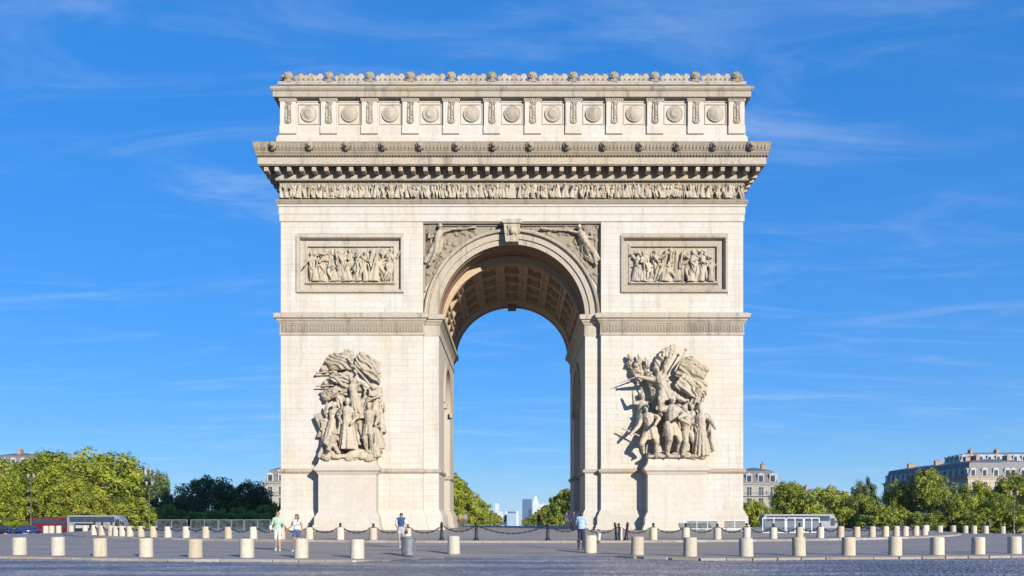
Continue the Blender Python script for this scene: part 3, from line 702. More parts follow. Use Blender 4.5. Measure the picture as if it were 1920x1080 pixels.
# --- relief panels left and right
def frame_rect(x0, x1, z0, z1, pr):
    q = MB()
    for (ins, y) in pr: q.v += [(x0 + ins, y, z0 + ins), (x1 - ins, y, z0 + ins), (x1 - ins, y, z1 - ins), (x0 + ins, y, z1 - ins)]
    for k in range(len(pr) - 1):
        for i in range(4): j = (i + 1) % 4; q.f.append((4 * k + i, 4 * k + j, 4 * k + 4 + j, 4 * k + 4 + i))
    k = len(pr) - 1; q.f.append((4 * k, 4 * k + 1, 4 * k + 2, 4 * k + 3)); return q
for sx in (-1, 1):
    xa, xb = sorted((sx * (960 - PX0) * s0, sx * (960 - PX1) * s0))
    pn = frame_rect(xa, xb, PZ0, PZ1, [(0, Y0 + .02), (.02, Y0 - .12), (.10, Y0 - .16), (.26, Y0 - .16), (.34, Y0 - .02), (.38, Y0 + .28), (.46, Y0 + .32), (.80, Y0 + .30), (.86, Y0 + .22), (1.02, Y0 + .22), (1.06, Y0 + .46)]).build('relief_panel', M['trim'], arch, fix=False)
    x0, x1, z0, z1 = xa + 1.05, xb - 1.05, PZ0 + 1.05, PZ1 - 1.05; H_ = z1 - z0; rr = random.Random(31 if sx < 0 else 52)
    MB().box(x0 - .15, x1 + .15, Y0 + .05, Y0 + .5, z0 - .12, z0 + .06).build('ledge', M['trim'], pn)
    n = 27 if sx < 0 else 23
    for i in range(n):
        q = MB(); f = i / (n - 1); x = x0 + .55 + f * (x1 - x0 - 1.1)
        low = (i % 3 == 1)
        arm = lambda s: ((s * rr.uniform(.14, .24), rr.uniform(-.14, -.03), rr.uniform(.58, .9)), (s * rr.uniform(-.05, .36), -.16, rr.uniform(.4, 1.02)))
        stp = rr.uniform(.05, .2)
        h_ = H_ * (rr.uniform(.86, .99) if not low else rr.uniform(.55, .7))
        statue(q, h_, (0, 0, 0), rr.uniform(-.3, .3) if sx < 0 else rr.uniform(-.14, .14), rr.uniform(-.9, .9), arm(-1), arm(1), ((-stp, -.08, .28), (-stp * 1.3, .02, .03)), ((stp, -.06, .28), (stp * 1.4, .0, .03)), robe=(1 if rr.random() < .4 else 0), bulk=1.2, cape=rr.random() < .35, helmet=rr.random() < .4, seed=i)
        link('figure', fuse(q, 'figure', M['statue'], .065, 1), pn, world=True, loc=(x, Y0 + (.08 if low else (.40 if i % 2 else .26)), z0))
    for i in range(3):                        # horses and a gun wheel between the fighters
        link('horse' if sx < 0 else 'seat', poses[11 + i] if sx < 0 else bpy.data.meshes['altar'], pn, world=True, loc=(x0 + (x1 - x0) * (.25 + .25 * i), Y0 + .3, z0 + (.6 if sx < 0 else .02)), scale=(1.25, 1.2, 1.25) if sx < 0 else (.7, 1, 1))
    bgm = MB()
    for i in range(26): bgm.ell((rr.uniform(x0 + .2, x1 - .2), Y0 + .45, z0 + rr.uniform(.4, H_ - .3)), (rr.uniform(.15, .45), .14, rr.uniform(.12, .4)), (0, rr.uniform(-1, 1), 0), 8)
    link('carved_ground', fuse(bgm, 'carved_ground', M['statue'], .07, 1), pn, world=True, kind='stuff')
# --- archivolt, keystone, spandrels
YB = Y0 + REC
av = MB().arc([(RV, YB + .3), (RV, YB - .06), (RV + .48, YB - .08), (RV + .50, YB - .24), (RV + .96, YB - .26), (RV + .98, YB - .12), (RV + 1.12, YB - .12), (RV + 1.16, YB - .46), (RV + 1.30, YB - .52), (RV + 1.40, YB - .5), (RV + 1.44, YB - .3), (RV + 1.46, YB + .1)], 0, ZS, 0, PI, 64).build('archivolt', M['trim'], arch, smooth=False)
MB().arc([(RV + .02, Y1 - REC - .1), (RV + .02, Y1 - REC + .3), (RV + 1.2, Y1 - REC + .35), (RV + 1.4, Y1 - REC)], 0, ZS, 0, PI, 48).build('archivolt', M['trim'], arch)
kq = MB(); kq.extr([(-.62, 28.15), (.62, 28.15), (.82, 30.15), (-.82, 30.15)], Y0 - .55, YB); kq.extr([(-.7, 28.9), (.7, 28.9), (.74, 29.3), (-.74, 29.3)], Y0 - .62, YB); kq.box(-.92, .92, Y0 - .70, YB, 29.9, 30.3)
kq.build('keystone', M['trim'], arch)
kf = MB(); kf.ell((0, -.1, .45), (.28, .3, .36)); kf.cap((-.35, 0, .9), (.35, 0, .9), .16, .16); kf.ell((0, -.34, .4), (.07, .08, .1)); kf.cap((-.4, 0, .1), (-.3, 0, .9), .1, .12); kf.cap((.4, 0, .1), (.3, 0, .9), .1, .12)
link('keystone_mask', fuse(kf, 'keystone_mask', M['statue'], .05, 1), [o for o in arch.children if o.name.startswith('keystone')][0], world=True, loc=(0, Y0 - .6, 28.7))
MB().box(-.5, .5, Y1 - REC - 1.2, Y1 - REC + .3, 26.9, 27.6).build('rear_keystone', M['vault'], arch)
spf = MB().box(-BAY + .01, BAY - .01, YB - .24, YB + .02, Zp(424, -.4), Zp(418) - .02)
spf.box(-BAY + .01, -BAY + .2, YB - .22, YB + .02, ZS + 2.5, Zp(424, -.4)); spf.box(BAY - .2, BAY - .01, YB - .22, YB + .02, ZS + 2.5, Zp(424, -.4)); spf.build('spandrel_frame', M['grey'], arch)
for sx in (-1, 1):
    q = MB()
    if sx < 0:
        hx, hz, tx, tz, lx, lz = X_(826, YB), Z_(428, YB), X_(821, YB), Z_(455, YB), X_(806, YB), Z_(500, YB); ax, az = X_(872, YB), Z_(432, YB)
    else:
        hx, hz, tx, tz, lx, lz = X_(1085, YB), Z_(430, YB), X_(1095, YB), Z_(455, YB), X_(1117, YB), Z_(500, YB); ax, az = X_(1035, YB), Z_(434, YB)
    y = YB - .34; mz = (hz + tz) / 2 - .1; mxx = (hx + tx) / 2
    q.ell((hx, y - .1, hz), (.24, .28, .3)); q.cap((hx, y, hz - .2), (mxx, y, mz), .14, .3); q.cap((mxx, y, mz), (tx, y - .06, tz), .42, .36); q.cap((tx, y - .05, tz), ((tx + lx) / 2 + .25, y - .1, (tz + lz) / 2), .36, .24); q.cap(((tx + lx) / 2 + .25, y - .1, (tz + lz) / 2), (lx, y, lz), .22, .12)
    q.cap((tx, y, tz), ((tx + lx) / 2 - .25, y, (tz + lz) / 2 + .1), .34, .24); q.cap(((tx + lx) / 2 - .25, y, (tz + lz) / 2 + .1), (lx - .4, y, lz + .25), .2, .11)
    q.cap((mxx, y, mz + .15), ((mxx + ax) / 2, y, az - .05), .17, .12); q.cap(((mxx + ax) / 2, y, az - .05), (ax, y, az), .12, .08); q.cap((ax - .9 * sx * 0, y, az), (ax - sx * 1.0, y, az + .15), .05, .16)
    q.cap((mxx, y, mz), (mxx + sx * 1.0, y - .05, mz - .3), .16, .12); q.cap((mxx + sx * 1.0, y - .05, mz - .3), (mxx + sx * .9, y - .1, mz + .35), .11, .08)
    cloth(q, [[(tx - .6, y + .1, tz + .3), (tx, y - .1, tz), (tx + .6, y + .1, tz + .2)], [(tx + sx * .2 - .7, y + .1, tz - 1), (tx + sx * .3, y - .25, tz - 1), (tx + sx * .3 + .7, y + .1, tz - .9)], [(lx - .8, y + .1, lz + .4), (lx, y, lz + .1), (lx + .7, y + .1, lz + .6)]], 4, .09, .12, seed=3)
    q.v = [(hx + (a_ - hx) * 1.0, y + (b_ - y) * 1.5 - .12, c_) for a_, b_, c_ in q.v]; link('winged_figure', fuse(q, 'winged_figure', M['statue'], .06, 2, disp=.1), arch, world=True)
    wq = MB()                                 # wing, cloud scrolls and foliage on the spandrel ground
    for k in range(7): a = R(100 + k * 14); wq.cap((mxx + sx * .3, y + .12, mz), (mxx + sx * (.5 + .9 * math.sin(a) * .9), y + .15, mz + 1.5 * -math.cos(a) - .0), .16, .12, 6)
    rr = random.Random(9)
    for k in range(190):
        px, pz = rr.uniform(.6, BAY - .25) * sx, rr.uniform(ZS + 3.2, Zp(425, -.5) - .1)
        if math.hypot(px, pz - ZS) > RV + 1.5 and abs(px) > 1.2: wq.ell((px, YB - .13, pz), (rr.uniform(.14, .36), .17, rr.uniform(.08, .24)), (0, rr.uniform(-1.2, 1.2), 0), 8)
    wq.extr([(sx * (BAY - .22), ZS + 3.0), (sx * (BAY - .22), Zp(424, -.4) - .02), (sx * .9, Zp(424, -.4) - .02), (sx * .9, ZS + RV + 1.5)] + [(sx * (RV + 1.5) * math.sin(R(a_)), ZS + (RV + 1.5) * math.cos(R(a_))) for a_ in (10, 20, 30, 40, 50, 60)], YB - .10, YB + .08)
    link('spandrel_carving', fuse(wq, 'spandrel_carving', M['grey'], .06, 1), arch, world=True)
# --- coffered vault
VA, VB_ = 6.95, 6.30
def vband(r0, r1, ya, yb, a0=0, a1=PI, n=48):
    q = MB(); k = VB_ / VA
    q.arc([(r0, ya), (r1, ya), (r1, yb), (r0, yb)], 0, ZS, a0, a1, n, k, closed=True); return q
YV0, YV1 = YB + 3.3, Y1 - .4
vault = vband(VA, VA + .82, YV0, YV0 + .7); vb2 = vband(VA, VA + .82, YV1 - 3.4, YV1 - .02); vault.add(vb2.v, vb2.f)
YC0, YC1 = YV0 + .7, YV1 - 3.4; nb, nd_ = 9, 4
dA = PI / nb
for i in range(nb + 1):
    for (o_, w_) in ((-.048, .03), (.048, .03)):
        a = i * dA + o_
        if 0 < a < PI: q = vband(VA + .02, VA + .78, YC0, YC1, a - w_ / 2, a + w_ / 2, 2); vault.add(q.v, q.f)
    a0, a1 = max(0.001, i * dA - .035), min(PI - .001, i * dA + .035); q = vband(VA + .16, VA + .78, YC0, YC1, a0, a1, 2); vault.add(q.v, q.f)
dC = (YC1 - YC0) / nd_
for j in range(nd_ + 1):
    ya = YC0 + j * dC; q = vband(VA + .06, VA + .78, max(YC0, ya - .28) + .003, min(YC1, ya + .28) - .003); vault.add(q.v, q.f)
# thin moulding rolls on the edges of the coffer field and under the front soffit
for (r_, y, t_) in ((VA - .05, YV0 + .02, .10), (VA - .03, YV0 + .62, .08), (VA - .04, YC1 + .1, .09), (VA - .05, YV1 - .1, .12)):
    vault.arc([(r_ - t_, y - t_), (r_ + t_, y - t_), (r_ + t_, y + t_), (r_ - t_, y + t_)], 0, ZS, .02, PI - .02, 48, VB_ / VA, closed=True)
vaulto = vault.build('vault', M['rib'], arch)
for (r_, y, h_) in ((RV - .06, YB + .5, .2), (RV - .06, YB + 2.4, .2)):
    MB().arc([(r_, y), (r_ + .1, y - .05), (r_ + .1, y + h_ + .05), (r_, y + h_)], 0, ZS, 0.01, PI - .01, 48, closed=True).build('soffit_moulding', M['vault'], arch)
MB().arc([(RV - .012, YB + .1), (RV - .012, YB + 3.29)], 0, ZS, 0.0, PI, 48).build('soffit', M['vault'], arch, fix=False)  # brown skin, the soffit's shade is in its colour
rs = MB()
for k in range(8): a = k * PI / 4; rs.cap((.12 * math.cos(a), .12 * math.sin(a), -.06), (.5 * math.cos(a), .5 * math.sin(a), -.02), .13, .15, 6)
rs.ell((0, 0, -.14), (.2, .2, .14))
rsm = fuse(rs, 'rosette', M['rib'], .06, 1)
cfq = MB()
hw_, hl_ = .80, dC / 2 - .42
for (ins, h0) in ((0, -.44), (.16, -.26)):
    for s_ in (-1, 1):
        cfq.box(-hw_ + ins, hw_ - ins, s_ * (hl_ - ins) - .07, s_ * (hl_ - ins) + .07, h0, .1); cfq.box(s_ * (hw_ - ins) - .07, s_ * (hw_ - ins) + .07, -hl_ + ins, hl_ - ins, h0 - .004, .1)
cfm = cfq.mesh('coffer', M['rib'])
for i in range(nb):
    a = (i + .5) * dA; p = Vector((VA * math.cos(a), 0, VB_ * math.sin(a))); nrm_ = Vector((math.cos(a) / VA, 0, math.sin(a) / VB_)).normalized()
    rot = Euler((0, math.atan2(nrm_.x, nrm_.z), 0))
    for j in range(nd_):
        c = link('coffer', cfm, vaulto, world=True, loc=p + nrm_ * .62 + Vector((0, YC0 + (j + .5) * dC, ZS)), rot=rot)
        for s_ in (-1, 1): link('rosette', rsm, vaulto, world=True, loc=p + nrm_ * .62 + Vector((0, YC0 + (j + .5) * dC + s_ * .62, ZS)), rot=rot)
# transverse archway mouldings seen edge-on in the jambs
for sx in (-1, 1):
    for s_ in (-1, 1):
        MB().box(min(sx * RV, sx * (RV - .28)), max(sx * RV, sx * (RV - .28)), AC.y + s_ * 4.2 - .5, AC.y + s_ * 4.2 + .5, 13.0, 13.55).build('small_impost', M['trim'], arch)
    q = MB().arc([(4.2, 0), (4.2, -.16), (5.0, -.2), (5.0, 0)], 0, 13.6, 0, PI, 32, closed=True)
    q.v = [(sx * (RV - (-b)) if False else sx * (RV + b), AC.y + a, z) for a, b, z in q.v]; q.build('small_archivolt', M['trim'], arch)
# --- pedestals and the two great sculpture groups
PD = 1.5; YP = Y0 - PD; sp = YP / F
def pedestal(sx):
    xa, xb = sorted((sx * 12.92, sx * 18.42))
    P = [(xa, YP), (xb, YP), (xb, Y0 + .05), (xa, Y0 + .05)]
    o = MB().sweep(P, [(.55, ZB - .1), (.55, .62), (.46, .64), (.44, .86), (.34, .88), (.32, 1.6), (.24, 1.72), (.10, 2.0), (.0, 2.1), (0, Z_(890, YP)), (.06, Z_(889, YP)), (.16, Z_(885, YP)), (.34, Z_(882, YP)), (.38, Z_(877, YP)), (.30, Z_(876, YP)), (.05, Z_(870, YP)), (-.02, Z_(866, YP)), (-.10, Z_(857, YP)), (-.12, Z_(855, YP))]).build('pedestal', M['core'], arch)
    return o
ped = {s_: pedestal(s_) for s_ in (-1, 1)}
ZG = Z_(856, YP) 
def group(sx, name):
    g = bpy.data.objects.new(name, None); C.objects.link(g); g.parent = arch
    g.matrix_parent_inverse = Matrix.Translation(-arch.location); g.location = (sx * 15.65, Y0, ZG); g.scale = (1, 1.25, 1); g.empty_display_size = .3; return g
def carve(g, name, q, vox=.05, sm=1, disp=.10): return link(name, fuse(q, name, M['statue'], vox, sm, disp=disp), g)
gl = group(-1, 'left_group'); gl.name = 'sculpture_group'
S = .0118
def lx(zx, zy, y): return (( zx - 354) * S, y, (935 - zy) * S)
rk = MB()
for k in range(26): rk.ell((rng.uniform(-2.5, 2.5), rng.uniform(-1.25, -.2), rng.uniform(-.1, .45)), (rng.uniform(.4, .8), rng.uniform(.25, .45), rng.uniform(.2, .5)), (rng.uniform(-.4, .4), rng.uniform(-.5, .5), 0))
rk.box(-2.75, 2.75, -1.42, -.02, -.12, .22); carve(gl, 'rock_base', rk)
q = statue(MB(), 5.1, lx(350, 885, -1.0), 0, .1, la=((-.16, -.02, .64), (-.10, -.13, .52)), ra=((.17, -.02, .63), (.10, -.14, .50)), robe=1, cape=True, bulk=1.15, seed=4); carve(gl, 'figure', q)
q = statue(MB(), 4.5, lx(195, 860, -.75), .14, -.5, la=((-.2, -.05, .72), (-.12, -.12, .9)), ra=((.2, -.08, .72), (.33, -.14, .86)), robe=1, bulk=1.1, seed=6); carve(gl, 'figure', q)
q = statue(MB(), 4.3, lx(205, 975, -1.05), .10, .5, ll=((-.10, -.22, .32), (-.10, .0, .06)), rl=((.14, -.16, .25), (.2, .02, .05)), la=((-.17, -.06, .55), (-.10, -.2, .42)), ra=((.2, -.1, .58), (.26, -.2, .45)), cape=True, bulk=1.15, head=True, seed=8)
T = Matrix.Translation(Vector(lx(205, 930, 0))); q.v = [((v[0] + 1.75) * 1.0 - 1.75, v[1], max(.05, v[2] * .66)) for v in q.v]; carve(gl, 'figure', q)
q = statue(MB(), 4.9, lx(535, 900, -.85), -.03, -.1, la=((-.2, -.03, .68), (-.25, -.1, .85)), ra=((.2, -.05, .68), (.16, -.12, .55)), ll=((-.09, -.06, .28), (-.07, 0, .04)), rl=((.1, -.06, .28), (.14, 0, .05)), bulk=1.25, skirt=True, seed=9); carve(gl, 'figure', q)
q = statue(MB(), 3.3, lx(585, 950, -1.1), -.2, -.5, ll=((-.14, -.2, .3), (-.1, 0, .06)), rl=((.12, -.18, .28), (.2, 0, .06)), cape=True, robe=1, bulk=1.25, seed=12); carve(gl, 'figure', q)
q = statue(MB(), 2.9, lx(620, 740, -.4), -.05, -.4, bulk=1.2, robe=1, ra=((.18, -.05, .72), (.2, -.1, .95)), seed=2); carve(gl, 'figure', q)
q = statue(MB(), 4.4, lx(440, 640, -.7), -.20, .2, la=((-.22, -.06, .84), (-.34, -.1, 1.02)), ra=((.2, -.05, .8), (.3, -.1, .66)), robe=1, bulk=1.1, seed=14)
q.cap(lx(352, 140, -1.0), lx(560, 385, -1.05), .09, .13, 8); carve(gl, 'figure', q)          # flying figure with a long horn
q = statue(MB(), 3.6, lx(560, 660, -.45), .05, -.7, la=((-.18, -.1, .7), (.0, -.16, .72)), ra=((.18, -.1, .68), (.1, -.2, .62)), robe=1, seed=15); q.box(*(lambda a, b: (a[0], b[0]))(lx(520, 0, 0), lx(632, 0, 0)), -.9, -.7, lx(0, 445, 0)[2], lx(0, 370, 0)[2]); carve(gl, 'figure', q)
for i, (net, fo) in enumerate([
    ([[lx(135, 215, -.25), lx(150, 110, -.6), lx(230, 85, -.3)], [lx(240, 235, -.9), lx(270, 150, -1.25), lx(300, 85, -.7)], [lx(400, 215, -.5), lx(385, 150, -.9), lx(380, 95, -.4)]], 4),
    ([[lx(110, 355, -.2), lx(170, 290, -.6), lx(230, 245, -.3)], [lx(230, 340, -.8), lx(270, 270, -1.2), lx(300, 240, -.7)], [lx(370, 330, -.5), lx(380, 290, -.8), lx(390, 250, -.4)]], 3),
    ([[lx(105, 400, -.2), lx(130, 440, -.5), lx(150, 475, -.3)], [lx(220, 380, -.9), lx(240, 420, -1.3), lx(250, 450, -.8)], [lx(330, 330, -.6), lx(350, 380, -.9), lx(335, 425, -.5)]], 4),
    ([[lx(400, 190, -.4), lx(400, 110, -.7), lx(440, 80, -.4)], [lx(500, 260, -1.0), lx(520, 160, -1.3), lx(510, 90, -.7)], [lx(600, 340, -.3), lx(612, 250, -.6), lx(600, 165, -.3)]], 4)]):
    q = cloth(MB(), net, fo + 1, .17, .16, seed=i + 40)
    carve(gl, 'banner', q, .05, 1, .06)
q = MB(); q.cap(lx(88, 250, -.5), lx(230, 240, -.6), .09, .09, 8); q.ell(lx(92, 250, -.5), (.16, .14, .14)); q.cap(lx(88, 357, -.5), lx(230, 350, -.6), .08, .08, 8); q.cap(lx(300, 100, -.5), lx(380, 80, -.5), .12, .12)
for k in range(9): a = k * .7; q.ell(lx(345 + 36 * math.cos(a), 100 + 36 * math.sin(a), -.6), (.2, .12, .14), (0, a, 0), 8)
carve(gl, 'laurel_and_poles', q)
q = MB(); Mx = Matrix.Translation(Vector(lx(115, 645, -.5))) @ Matrix.Rotation(-.42, 4, 'Y'); q.cbox(-.28, .42, -.25, .25, -.95, .75, .08, Mx); carve(gl, 'shield', q)

gr_ = group(1, 'right_group'); gr_.name = 'sculpture_group'
S2 = .0122
def rx(zx, zy, y): return ((zx - 490) * S2, y, (935 - zy) * S2)
rk = MB()
for k in range(24): rk.ell((rng.uniform(-2.3, 2.3), rng.uniform(-1.25, -.2), rng.uniform(-.1, .25)), (rng.uniform(.4, .8), rng.uniform(.25, .45), rng.uniform(.15, .3)), (rng.uniform(-.4, .4), rng.uniform(-.5, .5), 0))
rk.box(-2.75, 2.75, -1.42, -.02, -.12, .14); carve(gr_, 'rock_base', rk)
q = statue(MB(), 5.3, rx(335, 945, -1.0), -.20, -.2, la=((-.2, -.06, .62), (-.33, -.14, .52)), ra=((.18, -.05, .68), (.10, -.2, .58)), ll=((-.20, -.14, .30), (-.20, -.02, .14)), rl=((.06, -.08, .27), (.0, 0, .03)), bulk=1.2, skirt=True, seed=21); carve(gr_, 'figure', q)
q = statue(MB(), 6.0, rx(440, 945, -1.2), .03, .2, la=((-.22, -.06, .75), (-.28, -.16, .88)), ra=((.18, -.1, .68), (.05, -.2, .62)), ll=((-.07, -.10, .28), (-.06, 0, .03)), rl=((.13, -.06, .27), (.12, .02, .03)), bulk=1.3, skirt=True, helmet=True, seed=22); carve(gr_, 'figure', q)
q = statue(MB(), 5.0, rx(600, 935, -.95), -.12, .5, la=((-.2, -.1, .7), (-.12, -.2, .6)), ra=((.18, -.03, .66), (.14, -.1, .5)), ll=((-.16, -.1, .28), (-.2, 0, .03)), rl=((.12, -.03, .27), (.2, .05, .03)), cape=True, bulk=1.2, helmet=True, seed=23); carve(gr_, 'figure', q)
q = statue(MB(), 5.0, rx(690, 940, -.95), -.03, -.3, la=((-.18, -.06, .64), (-.08, -.18, .60)), ra=((.2, -.03, .66), (.26, -.1, .54)), robe=1, cape=True, bulk=1.2, seed=24); carve(gr_, 'figure', q)
q = statue(MB(), 4.6, rx(225, 800, -.4), .02, .3, la=((-.2, -.05, .75), (-.26, -.1, .95)), ra=((.2, -.05, .8), (.3, -.1, .95)), bulk=1.2, helmet=True, robe=1, seed=25); q.v = [(a, b, max(c, 3.0)) for a, b, c in q.v]; carve(gr_, 'figure', q)
q = statue(MB(), 4.4, rx(530, 900, -.35), .02, -.2, la=((-.2, -.05, .75), (-.24, -.1, .92)), bulk=1.2, robe=1, helmet=True, seed=26); carve(gr_, 'figure', q)
q = statue(MB(), 5.4, rx(470, 640, -1.0), -.34, .15, la=((-.24, -.06, .82), (-.42, -.12, .90)), ra=((.14, -.06, .9), (.30, -.1, 1.08)), ll=((-.16, -.14, .34), (-.22, -.02, .14)), rl=((.16, -.08, .34), (.34, 0, .22)), bulk=1.15, skirt=True, cape=True, helmet=True, seed=27)
q.cap(rx(235, 288, -1.0), rx(38, 362, -.8), .10, .045, 8); q.cap(rx(480, 265, -1.0), rx(575, 90, -.8), .10, .08, 8); q.ell(rx(572, 95, -.8), (.16, .12, .14)); carve(gr_, 'figure', q)
def wing(pts, seed, n=6):
    q = cloth(MB(), pts, 6, .16, .15, seed=seed); return q
carve(gr_, 'wing', wing([[rx(325, 225, -.4), rx(320, 150, -.6), rx(420, 70, -.3)], [rx(370, 240, -.8), rx(400, 150, -1.0), rx(470, 50, -.4)], [rx(410, 235, -.5), rx(480, 160, -.6), rx(505, 45, -.3)]], 61), .05, 1, .07)
carve(gr_, 'wing', wing([[rx(490, 300, -.7), rx(520, 200, -.9), rx(560, 140, -.4)], [rx(610, 330, -.9), rx(640, 230, -1.2), rx(660, 145, -.6)], [rx(720, 320, -.3), rx(765, 260, -.5), rx(765, 235, -.2)]], 62), .05, 1, .07)
carve(gr_, 'drapery', cloth(MB(), [[rx(480, 380, -.8), rx(520, 310, -1.1), rx(560, 270, -.6)], [rx(600, 470, -1.0), rx(640, 390, -1.4), rx(660, 330, -.7)], [rx(725, 490, -.3), rx(750, 430, -.5), rx(755, 330, -.2)]], 6, .19, .16, seed=63), .05, 1, .07)
carve(gr_, 'drapery', cloth(MB(), [[rx(250, 290, -.6), rx(280, 360, -.9), rx(310, 470, -.5)], [rx(330, 300, -1.1), rx(370, 400, -1.4), rx(380, 500, -.9)], [rx(430, 330, -.8), rx(470, 420, -1.0), rx(420, 560, -.7)]], 5, .17, .16, seed=64), .05, 1, .07)
q = MB()
for k in range(15): q.ell(rx(170 + rng.uniform(-40, 110), 225 + rng.uniform(-80, 75), -.4 + rng.uniform(-.3, .2)), (rng.uniform(.15, .35), .25, rng.uniform(.2, .45)), (0, rng.uniform(-1, 1), 0), 8)
q.cap(rx(120, 190, -.3), rx(220, 330, -.5), .12, .16); q.cap(rx(205, 130, -.4), rx(235, 300, -.5), .12, .14); q.cap(rx(200, 320, -.4), rx(240, 420, -.4), .09, .09); q.cap(rx(262, 150, -.4), rx(270, 280, -.4), .10, .14)
carve(gr_, 'trophy', q)
q = MB(); q.lathe([(.02, -.1), (.7, -.05), (.95, 0), (.9, .08), (.5, .2), (.02, .26)], 20, M=Matrix.Translation(Vector(rx(735, 665, -.85))) @ Matrix.Rotation(.35, 4, 'Z') @ Matrix.Diagonal((.62, 1, 1.0, 1)) @ Matrix.Rotation(PI / 2, 4, 'X')); carve(gr_, 'shield', q)
q = MB(); q.cap(rx(75, 712, -.9), rx(200, 772, -1.0), .07, .09, 8); q.cap(rx(115, 745, -.95), rx(140, 705, -.95), .05, .05, 6); carve(gr_, 'sword', q)
q = MB(); 
for k in range(20): q.ell(rx(rng.uniform(330, 640), rng.uniform(420, 600), -.3), (rng.uniform(.2, .4), .22, rng.uniform(.2, .45)), (0, rng.uniform(-1, 1), 0), 8)
for k in range(10): q.ell(rx(rng.uniform(560, 720), rng.uniform(400, 520), -.3), (rng.uniform(.2, .4), .22, rng.uniform(.2, .4)), (0, rng.uniform(-1, 1), 0), 8)
carve(gr_, 'carved_ground', q)['kind'] = 'stuff'
for (zx, zy, h_, y_, ln_, sd) in ((275, 760, 3.3, -.55, .1, 71), (450, 790, 3.2, -.6, -.12, 72), (610, 880, 2.8, -.9, -.15, 73), (150, 800, 2.6, -.5, .1, 74), (500, 560, 2.6, -.5, .2, 75), (300, 560, 2.6, -.5, -.3, 76)):
    r_ = random.Random(sd); q = statue(MB(), h_, lx(zx, zy, y_), ln_, r_.uniform(-.6, .6), la=((-.2, -.06, r_.uniform(.6, .85)), (-.16, -.16, r_.uniform(.5, 1.0))), ra=((.2, -.06, r_.uniform(.6, .85)), (.2, -.16, r_.uniform(.5, 1.0))), robe=sd % 2, cape=True, helmet=sd % 3 == 0, bulk=1.15, seed=sd); carve(gl, 'figure', q)
for (zx, zy, h_, y_, ln_, sd) in ((290, 790, 3.4, -.55, -.15, 81), (385, 640, 2.6, -.7, .2, 82), (520, 830, 3.4, -.55, .1, 83), (645, 800, 3.4, -.6, -.1, 84), (745, 905, 2.7, -.6, -.1, 85), (640, 560, 2.4, -.6, .3, 86)):
    r_ = random.Random(sd); q = statue(MB(), h_, rx(zx, zy, y_), ln_, r_.uniform(-.6, .6), la=((-.2, -.06, r_.uniform(.6, .85)), (-.16, -.16, r_.uniform(.5, 1.0))), ra=((.2, -.06, r_.uniform(.6, .85)), (.2, -.16, r_.uniform(.5, 1.0))), robe=sd % 2, cape=True, helmet=sd % 3 == 0, bulk=1.15, seed=sd); carve(gr_, 'figure', q)
q = MB()
for k in range(40): q.ell(lx(rng.uniform(140, 600), rng.uniform(200, 880), -.25), (rng.uniform(.25, .5), .25, rng.uniform(.25, .5)), (0, rng.uniform(-1, 1), 0), 8)
carve(gl, 'carved_ground', q)['kind'] = 'stuff'

# ------------------------------------------------------------------ trees
def crown_mesh(seed, h, w_, n_cl, leaf, mat, per=46, bot=.22, name='crown', cone=0.0):
    r = random.Random(seed); q = MB(); cen = []
    for i in range(n_cl):
        while True:
            x, y, z = r.uniform(-1, 1), r.uniform(-1, 1), r.uniform(-1, 1); d = x * x + y * y + z * z
            if d < 1 and (d > .28 or r.random() < .3): break
        k = 1 + .22 * math.sin(5 * math.atan2(y, x) + seed) + .12 * math.sin(9 * z + seed)
        zz_ = z * .5 + .5; tp = 1 - cone * zz_
        cen.append((Vector((x * w_ / 2 * k * tp, y * w_ / 2 * k * tp, h * (bot + (1 - bot) * zz_))), r.uniform(.55, 1.15) * w_ * .105))
    for c, cr in cen:
        tone = r.gauss(.5, .2)
        for k in range(per):
            d = Vector((r.gauss(0, 1), r.gauss(0, 1), r.gauss(0, 1))).normalized(); p = c + d * cr * r.uniform(.55, 1.1); p.z -= abs(r.gauss(0, .15)) * cr
            nrm = (d * 1.1 + Vector((r.gauss(0, 1), r.gauss(0, 1), r.gauss(0, 1) + .5)) * .55).normalized(); u = nrm.orthogonal().normalized(); u.rotate(Matrix.Rotation(r.uniform(0, 6.28), 3, nrm)); v = nrm.cross(u)
            s_ = leaf * r.uniform(.6, 1.25); n0 = len(q.v)
            q.v += [tuple(p - u * s_), tuple(p + v * s_ * .55 - u * .1 * s_), tuple(p + u * s_), tuple(p - v * s_ * .55 - u * .1 * s_)]
            q.f.append((n0, n0 + 1, n0 + 2, n0 + 3)); q.t.append(min(1, max(0, tone + r.gauss(0, .16))))
    return q.mesh(name, mat, fix=False), cen
def trunk_mesh(seed, h, r0, cen, split=.25):
    r = random.Random(seed); q = MB(); hh = h * split
    top = Vector((r.uniform(-.2, .2), r.uniform(-.2, .2), hh))
    q.tube([(0, 0, -.6), (0, 0, .1), (top.x * .5, top.y * .5, hh * .5), top, Vector((top.x * 1.5, top.y * 1.5, h * .8))], [r0 * 1.5, r0 * 1.15, r0, r0 * .85, r0 * .15], 8)
    for c, cr in r.sample(cen, min(14, len(cen))):
        a = top + Vector((0, 0, r.uniform(-.1, .45) * (h - hh))); a.x *= .8; m = a.lerp(c, .5) + Vector((r.uniform(-.3, .3), r.uniform(-.3, .3), .3))
        q.tube([a, m, c], [r0 * .35, r0 * .22, r0 * .08], 5)
    return q.mesh('trunk', M['bark'], True)
TREES = {}
def tree_kind(key, seed, h, w_, n, leaf, mat, per=46, bot=.22, r0=.28, cone=0.0):
    cm_, cen = crown_mesh(seed, h, w_, n, leaf, mat, per, bot, cone=cone); TREES[key] = (cm_, trunk_mesh(seed, h, r0, cen, bot + .08), h)
